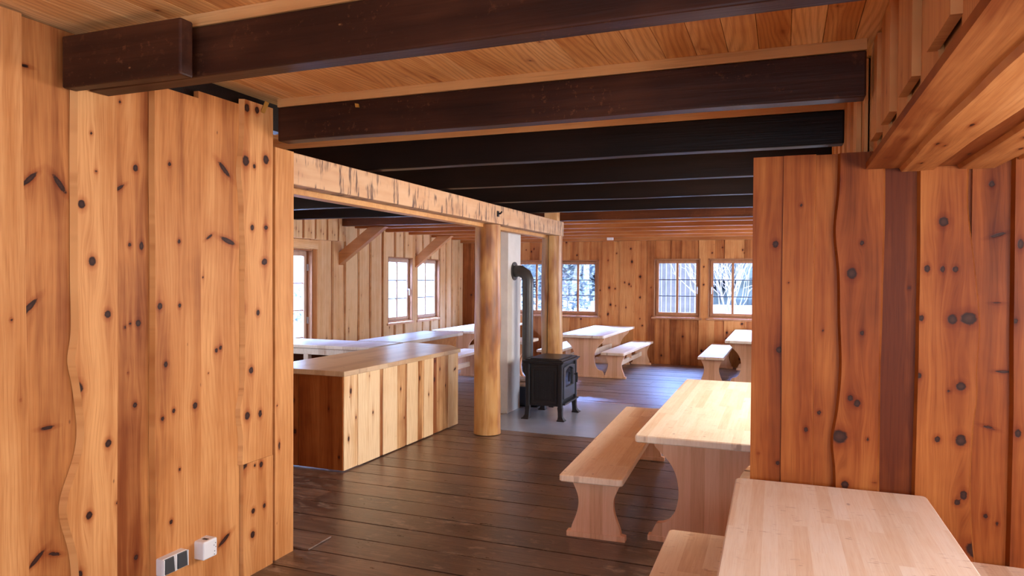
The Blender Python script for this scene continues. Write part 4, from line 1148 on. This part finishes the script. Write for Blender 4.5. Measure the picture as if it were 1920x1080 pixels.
bm = bmesh.new(); bm.from_mesh(ro.data); bmesh.ops.recalc_face_normals(bm, faces=bm.faces); bm.to_mesh(ro.data); bm.free()

# ---- log bin with split firewood, half hidden between chimney and stove
bn = MB(); x0, x1, y0, y1 = -3.42, -3.02, 8.80, 9.12
bn.box((x0, y0, .007), (x1, y1, .03))
for q in (((x0, y0, .007), (x1, y0 + .015, .27)), ((x0, y1 - .015, .007), (x1, y1, .27)), ((x0, y0, .007), (x0 + .015, y1, .27)), ((x1 - .015, y0, .007), (x1, y1, .27))): bn.box(*q)
for q in (((x0 - .01, y0 - .01, .235), (x1 + .01, y0, .262)),): bn.box(*q)
tag(bn.build('log_bin', BASKET, bevel=.003), 'dark blue log bin on the floor between chimney and stove', 'bin')
rs = random.Random(3)
for i, (dy, dz, rr, lab) in enumerate(((.07, .275, .045, 'split log lying at the front of the bin'), (.17, .285, .05, 'thick split log in the middle of the bin'), (.26, .27, .042, 'split log at the back of the bin'), (.12, .355, .04, 'topmost split log on the bin\'s pile'))):
    mb = MB(); pts = []
    for k in range(7):
        a = 2 * PI * k / 7 + i; r = rr * rs.uniform(.8, 1.1); pts.append((y0 + dy + r * math.cos(a), dz + r * math.sin(a)))
    mb.prism(pts, 0, x0 + .03 + .01 * i, x1 - .03 + .008 * i)
    tag(mb.build('firewood_log', BARK, bevel=.004), lab, 'firewood', 'firewood in the log bin')

# ---- surface-mounted socket and junction box on the left partition
sx0 = XL + .024
so_ = empty('double_socket', (sx0, 2.668, .290)); tag(so_, 'surface double socket with two dark flaps low on the left wall', 'socket')
mb = MB(); mb.box((0, -.078, -.042), (.048, .078, .042)); hb = mb.build('housing', WHITE, so_, bevel=.006, seg=3)
mb = MB(); mb.box((.047, -.0035, -.040), (.051, .0035, .040)); mb.build('seam_rib', WHITE, so_, bevel=.001)
for s in (-1, 1):
    mb = MB(); yc = s * .040
    V = [(.046, yc - .030, -.036), (.046, yc + .030, -.036), (.046, yc + .030, .040), (.046, yc - .030, .040), (.058, yc - .028, -.034), (.058, yc + .028, -.034), (.052, yc + .028, .038), (.052, yc - .028, .038)]
    mb.add(V, [(0, 3, 2, 1), (4, 5, 6, 7), (0, 1, 5, 4), (1, 2, 6, 5), (2, 3, 7, 6), (3, 0, 4, 7)]); mb.build('flap', GREYFLAP, so_, bevel=.002)
    mb = MB(); mb.box((.047, yc + s * .034 - .003, -.038), (.055, yc + s * .034 + .003, .040)); mb.build('side_rim', WHITE, so_, bevel=.001)
jb = empty('junction_box', (XL + .014, 2.878, .288)); tag(jb, 'plain white cube-shaped junction box right of the double socket', 'box')
mb = MB(); mb.box((0, -.048, -.048), (.078, .048, .048)); mb.build('housing', WHITE, jb, bevel=.008, seg=3)
mb = MB()
for yy, zz in ((.028, -.02), (.036, .0), (.024, .012), (.034, .022), (.026, -.036)): mb.tube([(.076, yy, zz), (.0795, yy, zz)], .0025, 8)
mb.build('cable_hole', GREYFLAP, jb)
mb = MB(); mb.box((.030, -.010, .047), (.062, .006, .0495)); mb.build('top_slot', GREYFLAP, jb)

# ---- brass tag on top of the left wall and scrap on the second beam
mb = MB(); mb.hexa([(XL + .056, 3.30, 2.665), (XL + .060, 3.325, 2.66), (XL + .058, 3.325, 2.66), (XL + .054, 3.30, 2.665), (XL + .056, 3.335, 2.735), (XL + .060, 3.365, 2.73), (XL + .058, 3.365, 2.73), (XL + .054, 3.335, 2.735)])
tag(mb.build('brass_clip', BRASS), 'tiny brass clip on top of the left wall near the second beam', 'clip')

mb = MB(); mb.hexa([(-2.27, 3.424, 2.675), (-2.245, 3.424, 2.672), (-2.245, 3.432, 2.672), (-2.27, 3.432, 2.675), (-2.274, 3.424, 2.697), (-2.25, 3.424, 2.692), (-2.25, 3.432, 2.692), (-2.274, 3.432, 2.697)])
tag(mb.build('label_scrap', BRASS), 'small torn yellow scrap stuck on the second dark beam', 'scrap')
mb = MB(); mb.tube([(-2.882, 7.05, 2.40), (-2.845, 7.05, 2.405), (-2.83, 7.05, 2.425)], .010, 8); mb.box((-2.886, 7.03, 2.37), (-2.868, 7.07, 2.43))
tag(mb.build('iron_peg', IRON), 'small black iron peg on the face of the header above the chimney', 'peg')
mb = MB(); mb.box((-3.26, 13.66, 2.462), (-3.14, 13.72, 2.514))
tag(mb.build('ceiling_junction_box', WHITE, bevel=.004), 'tiny pale box on the underside of the joists near the back wall', 'box')

# ---- patch plate on the floor at the wall's end
mb = MB(); mb.box((-3.3, 3.66, .0015), (-2.76, 3.90, .012), .4, 0)
tag(mb.build('floor_patch_board', FLOOR, bevel=.002), 'thin wooden patch board on the floor at the left wall\'s end', 'board')

# ================================================================== OUTSIDE
def hill(x, y):
    d = max(0, y - 17) + max(0, -9 - x) * .8 - max(0, y - 24) * .6
    return -.45 + .16 * d + .35 * noise.noise(V3((x * .12, y * .12, 0))) * min(1, d / 3 + .2)
mb = MB(); xs = [-45 + i * 1.25 for i in range(61)]; ysg = [-8 + j * 1.25 for j in range(49)]
V = [(x, y, hill(x, y)) for y in ysg for x in xs]; nx = len(xs)
mb.add(V, [(j * nx + i, j * nx + i + 1, (j + 1) * nx + i + 1, (j + 1) * nx + i) for j in range(len(ysg) - 1) for i in range(nx - 1)], None, .4, None, True)
tag(mb.build('snow_ground', SNOW), kind='structure')
# shed of weathered boards
sh = empty('garden_shed', (-3.8, 23.0, 0)); tag(sh, 'grey weathered board shed seen through the third back window', 'shed')
mb = MB(); mb.box((-.05, 0, -.6), (1.2, 2, 4.2)); mb.build('wall', SHED, sh)
mb = MB()
for k in range(9): mb.box((-.05 + k * .15, -.03, -.6), (-.01 + k * .15, .0, 4.2))
mb.build('batten', SHED2, sh)
mb = MB(); mb.hexa([(-.3, -.4, 4.1), (1.5, -.4, 4.1), (1.5, 2.4, 4.6), (-.3, 2.4, 4.6), (-.3, -.4, 4.2), (1.5, -.4, 4.2), (1.5, 2.4, 4.7), (-.3, 2.4, 4.7)]); mb.build('roof', SNOW, sh)

def tree(x, y, h, r, mcrown, label, seed, n=2600, crown0=.05):
    rs = random.Random(seed); z0 = hill(x, y) - .1
    root = empty('frosted_tree', (x, y, z0)); tag(root, label, 'tree', 'trees outside the windows')
    mb = MB(); mb.tube([(0, 0, 0), (.05, 0, h * .5), (0, .05, h * .95)], [.14, .09, .02], 10); mb.build('trunk', BIRCH, root)
    mb = MB()
    for _ in range(n):
        t = rs.random() ** .8; z = h * (crown0 + (1 - crown0) * t); rr = r * (1 - t * .85) * math.sqrt(rs.random()) * (1 + .25 * math.sin(z * 5))
        a = rs.uniform(0, 2 * PI); c = V3((rr * math.cos(a), rr * math.sin(a), z)); s = rs.uniform(.06, .15)
        u = V3((rs.gauss(0, 1), rs.gauss(0, 1), rs.gauss(0, .6))).normalized() * s; v = V3((rs.gauss(0, 1), rs.gauss(0, 1), rs.gauss(0, .6))).normalized() * s
        mb.add([c, c + u, c + u * .6 + v, c + v * .5], [(0, 1, 2, 3)])
    mb.build('foliage', mcrown, root)
    return root
TR = [(-8.0, 21.0, 4.8, 1.4, LEAF2, 'bushy frosted tree outside the leftmost back window'),
      (-5.7, 18.8, 3.4, 1.2, LEAF2, 'low dark-green frosted tree outside the back windows behind the farther log post'),
      (-6.6, 24.5, 6.0, 1.6, LEAF2, 'tall frosted tree up the slope left of the shed'),
      (-18.5, 25.5, 6.0, 2.0, LEAF2, 'broad frosted tree beyond the corner of the big room'),
      (-11.2, 10.7, 3.4, 1.1, LEAF2, 'pale frosted bush outside the glazed door'),
      (-13.5, 13.2, 5.5, 1.6, LEAF2, 'tall pale frosted tree outside the door, farther off'),
      (-12.2, 17.6, 4.2, 1.3, LEAF2, 'pale frosted tree outside the nearer window of the left wall'),
      (-14.2, 20.6, 4.2, 1.4, LEAF2, 'pale frosted tree outside the farther window of the left wall')]
for i, (x, y, h, r, mc, lab) in enumerate(TR): tree(x, y, h, r, mc, lab, 50 + i)
# bare tree with white branches
bt = empty('bare_tree', (-1.30, 18.2, hill(-1.30, 18.2) - .1)); tag(bt, 'bare white-branched tree outside the rightmost back window', 'tree', 'trees outside the windows')
mb = MB(); rs = random.Random(11)
def branch(p, d, L, r, lv):
    q = p + d * L * .5 + V3((rs.gauss(0, .03), 0, rs.gauss(0, .03))); e = p + d * L
    mb.tube([tuple(p), tuple(q), tuple(e)], [r, r * .85, r * .65], 7)
    if lv == 0: return
    for _ in range(3 if lv > 1 else 2):
        nd = (d + V3((rs.gauss(0, .30), rs.gauss(0, .3), rs.gauss(.25, .3)))).normalized()
        branch(p + d * L * rs.uniform(.5, 1), nd, L * rs.uniform(.62, .85), r * .62, lv - 1)
for ang in (-.16, .03, .22): branch(V3((0, 0, 0)), V3((ang, 0, 1)).normalized(), 1.25, .035, 4)
mb.build('branches', BIRCH, bt)
# dark forest edge far behind
mb = MB(); rs = random.Random(21)
for k in range(56):
    x = -13 + k * .55 + rs.uniform(-.3, .3); y = rs.uniform(27, 31); h = rs.uniform(5, 8); z0 = hill(x, y) - .5
    for q in range(5):
        zz = z0 + h * q / 5; r = 1.5 * (1 - q / 5.5); segs = 9
        ring = [(x + r * (1 + .25 * rs.uniform(-1, 1)) * math.cos(2 * PI * i / segs), y + r * math.sin(2 * PI * i / segs), zz) for i in range(segs)]
        mb.add(ring + [(x, y, zz + h * .34)], [(i, (i + 1) % segs, segs) for i in range(segs)])
tag(mb.build('conifer_forest', FOREST), 'dark blue-green forest edge far up the slope', 'forest', kind='stuff')
